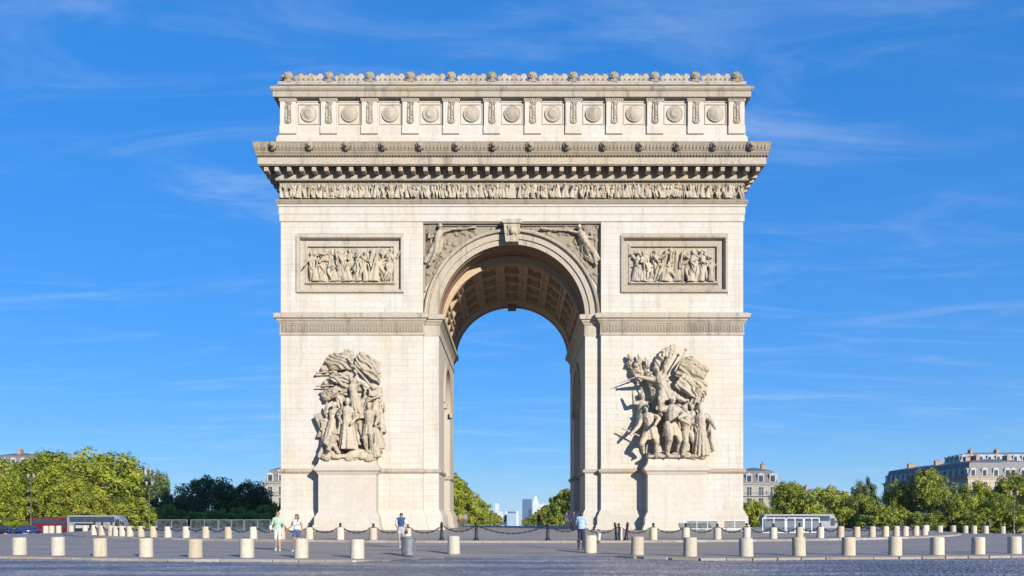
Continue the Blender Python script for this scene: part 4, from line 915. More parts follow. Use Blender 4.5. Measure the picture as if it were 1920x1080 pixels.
for k in range(4): tree_kind(('lit', k), 11 + k, 15, 12, 200, .27, M['leaf'], 92, .12)
for k in range(3): tree_kind(('mid', k), 31 + k, 12, 11, 180, .25, M['leaf2'], 92, .08)
for k in range(2): tree_kind(('dark', k), 51 + k, 13, 12, 200, .28, M['leaf3'], 92, .04)
for k in range(2): tree_kind(('far', k), 71 + k, 18, 11, 130, .38, M['leaf'], 60, .16)
tree_kind(('tall', 0), 91, 17, 11, 180, .26, M['leaf2'], 92, .34)
tree_kind(('low', 0), 95, 7, 8, 120, .21, M['leaf'], 84, .02, .16)
tree_kind(('low', 1), 96, 7, 8, 120, .21, M['leaf2'], 84, .02, .16)
def tree(kind, X, Y, h, label, group, name='tree', rz=None, wide=1.0):
    cm_, tm, h0 = TREES[kind]; t = thing(name, label, 'tree', (X, Y, gz(X, Y)), rng.uniform(0, 6.28) if rz is None else rz, group); s_ = h / h0
    t.scale = (s_ * wide, s_ * wide, s_); link('trunk', tm, t); link('crown', cm_, t); return t
def tree_px(kind, px, ytop, Y, label, group, wide=1.0, name='tree'):
    zt_ = Z_(ytop, Y); return tree(kind, X_(px, Y), Y, (zt_ - gz(X_(px, Y), Y)) * .97, label, group, name, wide=wide)
GLT, GRT = 'trees on the left of the square', 'trees on the right of the square'
tree_px(('lit', 0), -15, 856, 176, 'yellow green plane tree cut by the left edge of the picture', GLT)
tree_px(('lit', 1), 90, 838, 182, 'tall yellow green plane tree behind the red bus', GLT, 1.12)
tree_px(('lit', 2), 192, 838, 178, 'tall yellow green plane tree behind the white coach on the left', GLT, 1.22)
tree_px(('lit', 3), 40, 880, 168, 'yellow green plane tree just behind the blue car', GLT)
tree_px(('lit', 0), 140, 890, 168, 'lower yellow green tree between the red bus and the white coach', GLT)
tree_px(('low', 0), 245, 928, 165, 'small round yellow green tree at the front end of the left coach', GLT)
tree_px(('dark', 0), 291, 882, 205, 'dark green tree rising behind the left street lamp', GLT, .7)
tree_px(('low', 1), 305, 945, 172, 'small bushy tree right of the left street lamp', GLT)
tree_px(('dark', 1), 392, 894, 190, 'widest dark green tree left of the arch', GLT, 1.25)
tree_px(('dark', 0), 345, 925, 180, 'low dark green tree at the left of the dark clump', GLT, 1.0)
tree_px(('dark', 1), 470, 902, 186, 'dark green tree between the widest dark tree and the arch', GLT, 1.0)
tree_px(('low', 0), 505, 945, 176, 'small sunlit tree against the left edge of the arch', GLT, 1.0)
tree_px(('low', 1), 440, 950, 172, 'low bushy tree in front of the dark trees', GLT, 1.1)
tree_px(('low', 0), 1415, 938, 165, 'small sunlit tree against the right edge of the arch', GRT, 1.0)
tree_px(('lit', 1), 1480, 898, 190, 'sunlit tree behind the middle of the right coach', GRT, .9)
tree_px(('mid', 0), 1550, 912, 182, 'mid green tree behind the front of the right coach', GRT, 1.1)
tree_px(('low', 0), 1500, 932, 170, 'low yellow green tree above the right coach', GRT, 1.2)
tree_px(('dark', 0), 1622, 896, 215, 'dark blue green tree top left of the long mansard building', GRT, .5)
tree_px(('mid', 1), 1610, 922, 176, 'mid green tree just left of the long mansard building', GRT, 1.1)
tree_px(('lit', 2), 1690, 897, 172, 'yellow green tree before the left end of the mansard building', GRT, .75)
tree_px(('tall', 0), 1740, 876, 168, 'tall green tree with a bare pale trunk before the mansard building', GRT, .85)
tree_px(('lit', 3), 1822, 898, 172, 'yellow green tree before the sunlit house front', GRT, .9)
tree_px(('mid', 2), 1800, 925, 160, 'low mid green tree right of the tall bare trunk', GRT, 1.1)
tree_px(('lit', 0), 1905, 884, 170, 'yellow green tree cut by the right edge of the picture', GRT, .95)
tree_px(('mid', 0), 1870, 930, 158, 'low mid green tree near the right edge of the picture', GRT, 1.2)
tree_px(('low', 1), 1655, 945, 160, 'small bushy tree in front of the left mansard corner', GRT, 1.1)
tree_px(('low', 1), 1570, 950, 168, 'small bushy tree beyond the front of the right coach', GRT, 1.2)
ORD = ['nearest', 'second nearest', 'third', 'fourth', 'fifth', 'sixth', 'seventh', 'eighth', 'ninth', 'tenth', 'eleventh', 'farthest']
for sx, nm in ((-1, 'left'), (1, 'right')):
    for i, Y in enumerate((215, 238, 265, 298, 338, 385, 445, 525, 630, 770, 950, 1200)):
        tree(('far', (i + (sx > 0)) % 2), sx * (17.5 + rng.uniform(-.8, .8)) + (1 if sx > 0 else 0), Y, (16.6 if sx < 0 else 14.4) + (i * .35) + rng.uniform(-.6, .6), 'avenue tree seen through the arch, %s one of the %s hand row' % (ORD[i], nm), 'avenue trees through the arch', 'avenue_tree')

# ------------------------------------------------------------------ buildings
M['hstone'] = stone('house_stone', (.44, .385, .30), (.26, .22, .17), (.45, .37, .27), fine=6, stain=.5)
M['hwhite'] = stone('house_render', (.36, .335, .30), (.22, .2, .18), (.36, .32, .27), fine=6, stain=.4)
M['slate'] = plain('slate_roof', (.12, .115, .115), .6, 0, .25, 3)
M['zinc'] = plain('zinc_roof', (.22, .235, .26), .45, .3, .15, 2)
M['brick'] = plain('chimney_brick', (.30, .21, .15), .85, 0, .2, 4)
M['glass_dark'] = plain('window_glass', (.03, .04, .055), .08, 0, .1, 1, spec=.8)
M['frame'] = plain('window_frame', (.36, .345, .32), .6)
def win_mesh(w_, h):
    q = MB(); q.box(-w_ / 2 - .12, w_ / 2 + .12, -.10, .05, -.14, 0); 
    for a, b_ in ((-w_ / 2 - .1, -w_ / 2 + .04), (w_ / 2 - .04, w_ / 2 + .1), (-.05, .05)): q.box(a, b_, -.06, .03, 0, h)
    q.box(-w_ / 2 - .1, w_ / 2 + .1, -.065, .03, h, h + .12); q.box(-w_ / 2, w_ / 2, -.05, .02, h * .62, h * .62 + .07); return q.mesh('window', M['frame'])
WM = win_mesh(1.3, 2.3); PMESH = MB().box(-.65, .65, -.02, .03, 0, 2.3).mesh('pane', M['glass_dark'])
dq = MB(); dq.box(-.85, .85, -.1, 1.3, 0, 1.9); dq.extr([(-1.0, 1.9), (1.0, 1.9), (.6, 2.3), (0, 2.5), (-.6, 2.3)], -.25, 1.3); DM = dq.mesh('dormer', M['frame'])
DP = MB().box(-.55, .55, -.14, -.09, .15, 1.75).mesh('pane', M['glass_dark'])
def house(name, label, X, Y, yaw, width, depth, eaves, mans, wallm, storeys=3, fl=3.3, bay=3.0, roofm='slate', chim=3, balcony=True, dorm=True):
    """local frame: front along +x from 0..width at y=0, facing -y"""
    z0 = gz(X, Y); t = thing(name, label, 'building', (X, Y, z0), yaw); e = eaves - z0; W = width
    MB().box(0, W, 0, depth, -3, e).build('wall', M[wallm], t, world=False)
    P = [(0, 0), (W, 0), (W, depth), (0, depth)]
    MB().sweep(P, [(.02, e - .8), (.15, e - .7), (.2, e - .4), (.55, e - .25), (.6, e), (0, e + .02)], cap=True).build('cornice', M[wallm], t, world=False)
    rf = MB().sweep(P, [(-.15, e + .02), (-1.3, e + mans), (-min(W, depth) / 2 + .3, e + mans + 1.1)], cap=True).build('roof', M[roofm], t, world=False)
    rr = random.Random(int(X) + 5)
    for k in range(chim):
        cx_ = W * (k + .5) / chim + rr.uniform(-1, 1); cq = MB().box(cx_ - .5, cx_ + .5, depth * .3, depth * .3 + 2.2, e + mans - .6, e + mans + 1.9); cq.box(cx_ - .6, cx_ + .6, depth * .3 - .1, depth * .3 + 2.3, e + mans + 1.9, e + mans + 2.05)
        for i in range(4): cq.lathe([(.14, 0), (.11, .7)], 8, (cx_, depth * .3 + .3 + i * .52, e + mans + 2.0))
        cq.build('chimney', M['brick'], rf, world=False)
    for face in (0, 1, 2):
        ln = W if face == 0 else depth; nbay = max(1, int(ln / bay))
        ang = (0, PI / 2, -PI / 2)[face]
        org = lambda u, d=0: ((u, -d) if face == 0 else ((W + d, u) if face == 1 else (-d, ln - u)))
        for s_ in range(storeys):
            zf = e - .9 - (s_ + 1) * fl + .5
            for i in range(nbay):
                u = ln * (i + .5) / nbay; x, y = org(u)
                wo = link('window', WM, t, loc=(x, y, zf), rot=(0, 0, ang)); link('pane', PMESH, wo)
            if balcony and s_ in (0, 2):
                a, b_ = org(.1, .0), org(ln - .1, .0)
                bq = MB().box(0, ln - .2, -.55, 0, -.22, -.06)
                for i in range(int(ln / .45)): bq.box(.1 + i * .45, .14 + i * .45, -.52, -.48, -.06, .85)
                bq.box(0, ln - .2, -.54, -.46, .85, .92); bq.build('balcony', M['iron'] if False else M[wallm], t, world=False, loc=(a[0], a[1], zf), rot=(0, 0, ang))
        if dorm:
            for i in range(nbay):
                x, y = org(ln * (i + .5) / nbay, -.35); do = link('dormer', DM, rf, loc=(x, y, e + .25), rot=(0, 0, ang)); link('pane', DP, do) if False else link('dormer_pane', DP, rf, loc=(x, y, e + .25), rot=(0, 0, ang))
    return t
# right: a long mansard corner block in two fronts, and the roofs behind it
Yb = 262; pA = at(1657, 900, 300); pB = at(1815, 892, 250)
yawA = math.atan2(pB.y - pA.y, pB.x - pA.x)
house('mansard_building', 'long stone mansard building with a shaded front on the right behind the trees', pA.x, pA.y, yawA, (pB - pA).xy.length, 14, Z_(899, 268), 4.3, 'hstone', 4, 3.4, 3.1)
pC = at(1818, 892, 252)
house('mansard_building', 'sunlit stone house front joined to the right of the shaded mansard front', pC.x, pC.y, R(6), 22, 14, Z_(893, 250), 4.6, 'hstone', 4, 3.4, 2.8, chim=2)
pD = at(1800, 870, 330)
house('rear_building', 'grey roofed block with chimneys rising behind the mansard buildings at the right edge', pD.x, pD.y, R(-2), 46, 14, Z_(866, 330), 3.0, 'hstone', 2, 3.4, 3.2, 'zinc', 4)
pE = at(1372, 905, 232)
house('apartment_building', 'pale apartment block with stepped terraces just right of the arch', pE.x, pE.y, R(-8), 12.5, 12, Z_(906, 232), 3.4, 'hwhite', 4, 3.0, 2.6, 'slate', 2)
pF = at(1490, 915, 300)
house('low_house', 'low pale house with a grey roof above the right coach trees', pF.x, pF.y, R(3), 20, 10, Z_(930, 300), 1.6, 'hwhite', 2, 3.0, 3.0, 'zinc', 2, dorm=False)
pG = at(-20, 865, 262)
house('corner_building', 'cream building with a dark domed roof top at the left edge', pG.x, pG.y, R(4), 14, 12, Z_(874, 262), 3.4, 'hstone', 3, 3.3, 2.8, 'slate', 1)
pH = at(60, 868, 275)
house('corner_building', 'low cream building with orange chimneys above the left trees', pH.x, pH.y, R(2), 17, 12, Z_(876, 275), 2.2, 'hstone', 2, 3.3, 2.8, 'zinc', 2)
pI = at(205, 888, 262)
house('corner_building', 'small pale house roof between the lit trees and the dark tree', pI.x, pI.y, R(2), 10, 10, Z_(892, 262), 2.0, 'hwhite', 2, 3.3, 2.8, 'zinc', 1)
pJ = at(496, 905, 235)
house('corner_building', 'pale house with a slate mansard roof just left of the arch', pJ.x, pJ.y, R(6), 12, 10, Z_(904, 235), 3.6, 'hwhite', 3, 3.1, 2.6, 'slate', 1)
# slender far spire right of the arch, distance haze put into its blue colour
sp_ = at(1467, 960, 900); q = MB(); q.sweep([(-1.6, -1.6), (1.6, -1.6), (1.6, 1.6), (-1.6, 1.6)], [(.3, 0), (0, 24), (.3, 24.5), (.3, 26), (-.3, 27), (-1.45, 44)])
q.build('spire', plain('haze_blue_grey', (.14, .18, .26), .5), None, loc=(sp_.x, 900, gz(sp_.x, 900))); tag(bpy.data.objects['spire'], 'slender far blue grey spire right of the arch', 'spire')
bpy.data.objects['spire'].scale = (1, 1, (Z_(884, 900) - gz(sp_.x, 900)) / 44)

# ------------------------------------------------------------------ far towers at the end of the avenue
M['tglass'] = plain('tower_glass', (.035, .075, .17), .25, .1, .15, .05)
M['tpale'] = plain('tower_pale', (.48, .50, .52), .5, 0, .08, .05)
M['tgrey'] = plain('tower_grey', (.26, .29, .34), .45, 0, .1, .05)
def tower(px0, px1, ytop, Y, label, mat, shape='box', lines=18, name='office_tower'):
    x0, x1 = X_(px0, Y), X_(px1, Y); z0 = gz(0, Y); h = Z_(ytop, Y) - z0; W = x1 - x0; t = thing(name, label, 'tower', ((x0 + x1) / 2, Y, z0))
    q = MB()
    if shape == 'point': q.sweep([(-W / 2, -W / 2), (W / 2, -W / 2), (W / 2, W / 2), (-W / 2, W / 2)], [(0, -5), (0, h * .72), (-W * .12, h * .8), (-W * .38, h), (-W * .42, h)])
    else: q.cbox(-W / 2, W / 2, -W / 2, W / 2, -5, h, W * .04)
    q.build('shaft', M[mat], t, world=False); b_ = MB()
    hh = h * (.72 if shape == 'point' else .985)
    for i in range(lines): z = hh * (i + .5) / lines; b_.box(-W / 2 - .3, W / 2 + .3, -W / 2 - .4, W / 2 + .4, z, z + hh / lines * .32)
    b_.build('floor_bands', M['tglass'] if mat == 'tglass' else M['tgrey'], t, world=False, kind='stuff'); 
    MB().box(-W * .2, W * .2, -W * .2, W * .2, h - .01, h + W * .06).build('roof_plant', M['tgrey'], t, world=False) if shape == 'box' else None
    return t
tower(979.5, 997, 936, 4700, 'dark blue glass tower right of the far square arch', 'tglass')
tower(999, 1010, 930, 4500, 'white tower with a pointed top beside the dark blue tower', 'tpale', 'point')
tower(1010, 1026, 945, 4600, 'low pale tower half behind the right avenue trees', 'tpale', lines=10)
tower(928, 936, 944, 4600, 'slim pale tower at the end of the left avenue trees', 'tpale', lines=14)
tower(934.5, 942.5, 959, 4300, 'short pale tower left of the far square arch', 'tpale', lines=10)
tower(941, 947, 966, 4400, 'very short white block beside the far square arch', 'tpale', lines=6)
Yg = 5000; ga = thing('square_arch', 'far hollow white square arch building at the end of the avenue', 'building', (X_(959.5, Yg), Yg, gz(0, Yg)))
Wg = 26 * Yg / F; Hg = Z_(958, Yg) - gz(0, Yg); q = MB(); q.extr([(-Wg / 2, -5), (-Wg / 2, Hg), (Wg / 2, Hg), (Wg / 2, -5), (Wg * .31, -5), (Wg * .31, Hg * .82), (-Wg * .31, Hg * .82), (-Wg * .31, -5)], -30, 50)
q.build('shell', M['tgrey'], ga, world=False); 
for sx in (-1, 1): MB().box(sx * Wg * .40 - Wg * .085, sx * Wg * .40 + Wg * .085, -31, -29.5, 0, Hg * .97).build('facade_panel', M['tpale'], ga, world=False)
MB().box(-Wg * .3, Wg * .3, -31, -29.5, Hg * .86, Hg * .96).build('facade_panel', M['tglass'], ga, world=False)
# low shrubs that close the foot of the tree belts
SH = [(20, 968, 160, 'left'), (120, 962, 166, 'left'), (200, 955, 170, 'left'), (270, 960, 164, 'left'), (335, 958, 170, 'left'), (385, 955, 172, 'left'), (420, 962, 166, 'left'), (480, 958, 168, 'left'),
      (1440, 955, 172, 'right'), (1530, 960, 168, 'right'), (1590, 958, 166, 'right'), (1640, 962, 158, 'right'), (1690, 955, 162, 'right'), (1730, 960, 156, 'right'), (1780, 955, 160, 'right'), (1830, 958, 156, 'right'), (1890, 956, 154, 'right')]
cn = {'left': 0, 'right': 0}; WORD = ['first', 'second', 'third', 'fourth', 'fifth', 'sixth', 'seventh', 'eighth', 'ninth', 'tenth']
for i, (px, yt, Y, sd) in enumerate(SH):
    t = tree_px(('low', i % 2), px, yt, Y, 'low bushy shrub at the foot of the %s tree belt, %s from the left' % (sd, WORD[cn[sd]]), 'shrubs under the %s trees' % sd, 1.6, 'shrub'); t['category'] = 'shrub'; cn[sd] += 1

# ------------------------------------------------------------------ bollards and chains
bq = MB().lathe([(.262, -.05), (.266, .0), (.262, .05), (.258, .62), (.25, .675), (.23, .70), (.05, .705), (.01, .705)], 20)
BOLL = bq.mesh('bollard', M['bollard'], True)
ca = MB().lathe([(.10, 0), (.10, .04), (.06, .07), (.055, .12), (.085, .15), (.095, .19), (.07, .24), (.01, .26)], 12); CAPM = ca.mesh('iron_cap', M['iron'], True)
TENS = ['twent', 'thirt', 'fort', 'fift', 'sixt']
TEEN = ['eleventh', 'twelfth', 'thirteenth', 'fourteenth', 'fifteenth', 'sixteenth', 'seventeenth', 'eighteenth', 'nineteenth']
def nth(i):
    n = i + 1
    if n <= 10: return WORD[i]
    if n < 20: return TEEN[n - 11]
    return TENS[n // 10 - 2] + ('ieth' if n % 10 == 0 else 'y-' + WORD[n % 10 - 1])
for i, (px, py) in enumerate(FB):
    p = groundpt(px, py, ZP); o = link('bollard', BOLL, loc=(p.x, p.y, ZP), rot=(0, 0, rng.uniform(0, 6)))
    s_ = rng.uniform(.97, 1.03); o.scale = (s_, s_, rng.uniform(.98, 1.05)); o.rotation_euler = (R(rng.uniform(-1.2, 1.2)), R(rng.uniform(-1.2, 1.2)), rng.uniform(0, 6))
    tag(o, 'short round pale stone bollard in the front row along the road, %s from the left' % nth(i), 'bollard', 'front row of stone bollards')
RB = 42.3
def ring_pt(th): return Vector((RB * math.sin(th), AC.y - RB * math.cos(th), dome(RB)))
def ring_th(px):                              # front or side crossing of the ring seen in that photo column
    k = (px - 960) / F; A = math.hypot(1, k); s_ = k * AC.y / RB / A
    return (math.asin(max(-1, min(1, s_))) - math.atan(k))
PXL = [209, 218, 230, 244, 265, 288, 315, 349, 386, 428, 475, 580, 638, 700, 764]
PXR = [1160, 1225, 1286, 1345, 1400, 1450, 1499, 1538, 1576, 1606, 1635, 1660, 1680, 1697]
RING = [(ring_th(px), 'stone') for px in PXL] + [(ring_th(528), 'stone')] + [(ring_th(px), 'iron') for px in (828, 893, 1027, 1092)] + [(ring_th(px), 'stone') for px in PXR]
RING.sort(key=lambda q: q[0]); a = RING[0][0]
pre = [(a - R(2.8) * k, 'stone') for k in (2, 1)]; a = RING[-1][0]; post = [(a + R(2.8) * k, 'stone') for k in (1, 2)]
RING = pre + RING + post
ipq = MB().lathe([(.17, 0), (.17, .05), (.13, .10), (.10, .18), (.085, .5), (.075, .86), (.10, .90), (.10, .94), (.07, .97), (.085, 1.02), (.06, 1.07), (.01, 1.09)], 14); IP = ipq.mesh('iron_post', M['iron'], True)
for i, px in enumerate((86, 97, 110, 134, 160, 1737, 1762, 1787, 1810, 1826, 1848, 1880)):
    Y = 84 if i < 5 else 78 + (i % 3) * 3; x = X_(px, Y); o = link('bollard', BOLL, loc=(x, Y, ZP + gz(x, Y)), scale=(1, 1, 1.05))
    tag(o, 'small far stone bollard at the %s, %s from the left' % ('left before the bus' if i < 5 else 'right under the trees', WORD[i if i < 5 else i - 5]), 'bollard', 'outer far bollards')
ns = ni = 0; tops = []
for th, kd in RING:
    p = ring_pt(th)
    if kd == 'stone':
        ns += 1; t = link('bollard', BOLL, loc=p, rot=(0, 0, rng.uniform(0, 6)), scale=(.92, .92, rng.uniform(1.02, 1.10)))
        tag(t, 'capped stone bollard in the ring round the arch, %s from its left end' % nth(ns - 1), 'bollard', 'ring of capped bollards round the arch')
        link('iron_cap', CAPM, t, loc=(0, 0, .70)); tops.append((p, .74 + .10, th))
    else:
        ni += 1; t = link('iron_post', IP, loc=p); tag(t, 'slim black iron chain post at the entrance of the arch, %s from the left' % WORD[ni - 1], 'post', 'iron posts at the entrance'); tops.append((p, .92, th))
def chain_mesh(ln, sag):
    q = MB(); n = max(10, int(ln / .16)); P = []
    for i in range(n + 1):
        u = i / n; P.append(Vector((ln * u, 0, -sag * 4 * u * (1 - u))))
    for i in range(n):                        # links, alternately turned
        a, b_ = P[i], P[i + 1]; d = (b_ - a); L_ = d.length * .64; M_ = Matrix.Translation((a + b_) / 2) @ d.to_track_quat('X', 'Z').to_matrix().to_4x4() @ Matrix.Rotation(PI / 2 * (i % 2), 4, 'X')
        lp = [M_ @ Vector((L_ * math.cos(t_), .042 * math.sin(t_), 0)) for t_ in [k * PI / 4 for k in range(8)]]
        q.tube(lp + [lp[0]], .022, 5)
    return q.mesh('chain', M['iron'], True, fix=False)
CH = {}; nc = 0
for (p, h, th), (p2, h2, th2) in zip(tops, tops[1:]):
    d = (p2 - p).xy.length
    if d > 6: continue
    key = round(d, 1)
    if key not in CH: CH[key] = chain_mesh(key, .30 + .05 * key)
    nc += 1
    o = link('chain', CH[key], loc=(p.x, p.y, p.z + min(h, h2)), rot=(0, 0, math.atan2(p2.y - p.y, p2.x - p.x)), scale=(d / key, 1, 1))
    tag(o, 'black chain sagging between ring posts, %s span from the left end' % nth(nc - 1), 'chain', 'chains of the ring round the arch')
# grey litter bin among the front bollards
p = groundpt(766, 1041, ZP); M['binm'] = plain('bin_metal', (.15, .16, .18), .6, .25, .2); bn = thing('litter_bin', 'grey ribbed metal litter bin standing in the gap of the front bollards', 'bin', p)
q = MB().lathe([(.25, 0), (.26, .04), (.255, .1), (.28, .60), (.285, .66)], 24)
for i in range(24): a = 2 * PI * i / 24; q.box(-.012, .012, -.005, .02, .08, .62, Matrix.Rotation(a, 4, 'Z') @ Matrix.Translation((0, -.272, 0)))
q.build('body', M['binm'], bn, world=False); MB().lathe([(.285, .0), (.30, .03), (.30, .07), (.25, .085), (.2, .05), (.19, -.1)], 24, (0, 0, .655)).build('rim', M['binm'], bn, world=False, smooth=True)
# a leaning iron post and low bollard at the right of the entrance
p = ring_pt(ring_th(1170)); o = link('iron_post', IP, loc=p + Vector((0, -.9, 0)), rot=(R(4), R(5), 0)); tag(o, 'leaning black iron post before the first capped bollard right of the entrance', 'post')
p = ring_pt(ring_th(1155)); o = link('iron_post', IP, loc=p + Vector((0, -.7, 0)), rot=(R(3), R(-9), 0), scale=(.9, .9, 1.0)); tag(o, 'second leaning iron post, tipped left, right of the entrance', 'post')

# ------------------------------------------------------------------ barriers
M['pane'] = None
def glassmat():
    m, t, n, l, b = mat_new('clear_panel'); tr = n.new('ShaderNodeBsdfTransparent'); tr.inputs[0].default_value = (.72, .76, .78, 1); b.inputs['Base Color'].default_value = (.17, .19, .21, 1); b.inputs['Roughness'].default_value = .15
    nz = tex(n, l, 'ShaderNodeTexNoise', 3, 4, posvec(n, l)); mr = ramp(n, [(.3, (.06, .06, .06)), (.8, (.34, .34, .34))]); l.new(nz.outputs[0], mr.inputs[0])
    mx_ = n.new('ShaderNodeMixShader'); l.new(mr.outputs[0], mx_.inputs[0]); l.new(tr.outputs[0], mx_.inputs[1]); l.new(b.outputs[0], mx_.inputs[2]); l.new(mx_.outputs[0], n['Material Output'].inputs[0]); return m
M['pane'] = glassmat()
def barrier(px0, px1, Y, h, label, n=3, dark=False, z=None):
    x0, x1 = X_(px0, Y), X_(px1, Y); W = x1 - x0; t = thing('barrier', label, 'barrier', ((x0 + x1) / 2, Y, dome(math.hypot(x0, Y - AC.y)) if z is None else z), 0, 'framed barriers')
    q = MB()
    for i in range(n + 1): x = -W / 2 + W * i / n; q.box(x - .025, x + .025, -.025, .025, 0, h)
    for z_ in (.12, h - .03): q.box(-W / 2 + .026, W / 2 - .026, -.022, .022, z_, z_ + .05)
    q.build('frame', M['steel'], t, world=False)
    for i in range(n): MB().box(-W / 2 + W * i / n + .03, -W / 2 + W * (i + 1) / n - .03, -.006, .006, .19, h - .05).build('pane', M['pane'], t, world=False)
    for s_ in (-1, 1): MB().box(s_ * W * .42 - .04, s_ * W * .42 + .04, -.3, .3, 0, .04).build('foot', M['steel'], t, world=False)
for i, (a, b_) in enumerate(((293, 351), (358, 409), (411, 457), (459, 507))): barrier(a, b_, 72 + i * .3, 1.15, 'grey framed glass barrier left of the arch, %s from the left' % WORD[i], 2, z=.24)
barrier(1287, 1346, 79.2, .95, 'pale framed barrier panel standing against the right pier foot', 3, z=.38)
barrier(1357, 1398, 79.2, .95, 'pale framed barrier panel at the right corner of the arch foot', 2, z=.38)
for i, (a, b_) in enumerate(((1430, 1472), (1475, 1506), (1508, 1536))): barrier(a, b_, 70 + i, 1.35, 'tall grey glass barrier before the right coach, %s from the left' % WORD[i], 2, z=.20)

# ------------------------------------------------------------------ street lamps
def lamp(px, ytop, Y, label):
    x = X_(px, Y); z = gz(x, Y); h = Z_(ytop, Y) - z; t = thing('street_lamp', label, 'lamp', (x, Y, z), 0, 'street lamps')
    MB().lathe([(.2, 0), (.2, .5), (.12, .7), (.08, 1.0), (.06, h - .9), (.09, h - .85)], 10).build('pole', M['lampm'], t, world=False, smooth=True)
    for s_ in (-1, 1):
        MB().tube([(0, 0, h - 1.1), (s_ * .35, 0, h - .9), (s_ * .5, 0, h - .7)], .035, 6).build('arm', M['lampm'], t, world=False)
        MB().lathe([(.12, 0), (.24, .45), (.26, .5), (.1, .68), (.02, .72)], 8, (s_ * .5, 0, h - .72)).build('lantern', M['lampg'], t, world=False)
M['lampm'] = plain('lamp_paint', (.13, .12, .11), .5, .3); M['lampg'] = plain('lantern_glass', (.30, .25, .23), .25)
lamp(58, 888, 150, 'grey street lamp with twin lanterns before the left plane trees'); lamp(280, 902, 150, 'street lamp with twin lanterns before the dark tree on the left')
lamp(1444, 920, 150, 'thin street lamp beside the rear of the right coach'); lamp(1901, 920, 130, 'thin street lamp near the right edge of the picture')

# ------------------------------------------------------------------ vehicles
M['tyre'] = plain('tyre_rubber', (.02, .02, .02), .85); M['rim'] = plain('wheel_rim', (.4, .4, .42), .35, .8)
M['cwhite'] = plain('white_coach_paint', (.19, .20, .22), .35, 0, .08, 2, coat=.5); M['cred'] = plain('red_bus_paint', (.11, .006, .010), .3, 0, .1, 2, coat=.5)
M['cblue'] = plain('blue_car_paint', (.022, .04, .16), .25, .2, .1, 2, coat=.8); M['cdark'] = plain('dark_car_paint', (.02, .022, .028), .25, .2, .1, 2, coat=.8)
M['csil'] = plain('grey_lettering', (.42, .46, .48), .5); M['lightw'] = plain('headlamp_glass', (.7, .7, .68), .1); M['lightr'] = plain('tail_lamp', (.35, .02, .02), .2)
wq = MB().lathe([(.30, -.13), (.46, -.14), (.50, -.09), (.50, .09), (.46, .14), (.30, .13)], 20, M=Matrix.Rotation(PI / 2, 4, 'X')); TY = wq.mesh('wheel', M['tyre'], True)
wr = MB().lathe([(.05, -.15), (.10, -.15), (.16, -.11), (.29, -.12), (.31, -.10), (.31, .1)], 16, M=Matrix.Rotation(PI / 2, 4, 'X')); RM = wr.mesh('rim', M['rim'], True)
def wheel(t, x, y, s_=1.0, flip=1):
    o = link('wheel', TY, t, loc=(x, y, .5 * s_), scale=(s_, s_ * flip, s_)); link('rim', RM, o)
def side(poly, y0, y1, bev=.12):
    b = bmesh.new(); vs_ = [b.verts.new((x, y0, z)) for x, z in poly]; f = b.faces.new(vs_); r_ = bmesh.ops.extrude_face_region(b, geom=[f])
    for v in r_['geom']:
        if isinstance(v, bmesh.types.BMVert): v.co.y = y1
    bmesh.ops.recalc_face_normals(b, faces=b.faces[:]); bmesh.ops.bevel(b, geom=[e for e in b.edges], offset=bev, segments=2, affect='EDGES', clamp_overlap=True)
    q = MB(); b.verts.index_update(); q.v = [tuple(v.co) for v in b.verts]; q.f = [tuple(v.index for v in f.verts) for f in b.faces]; b.free(); return q
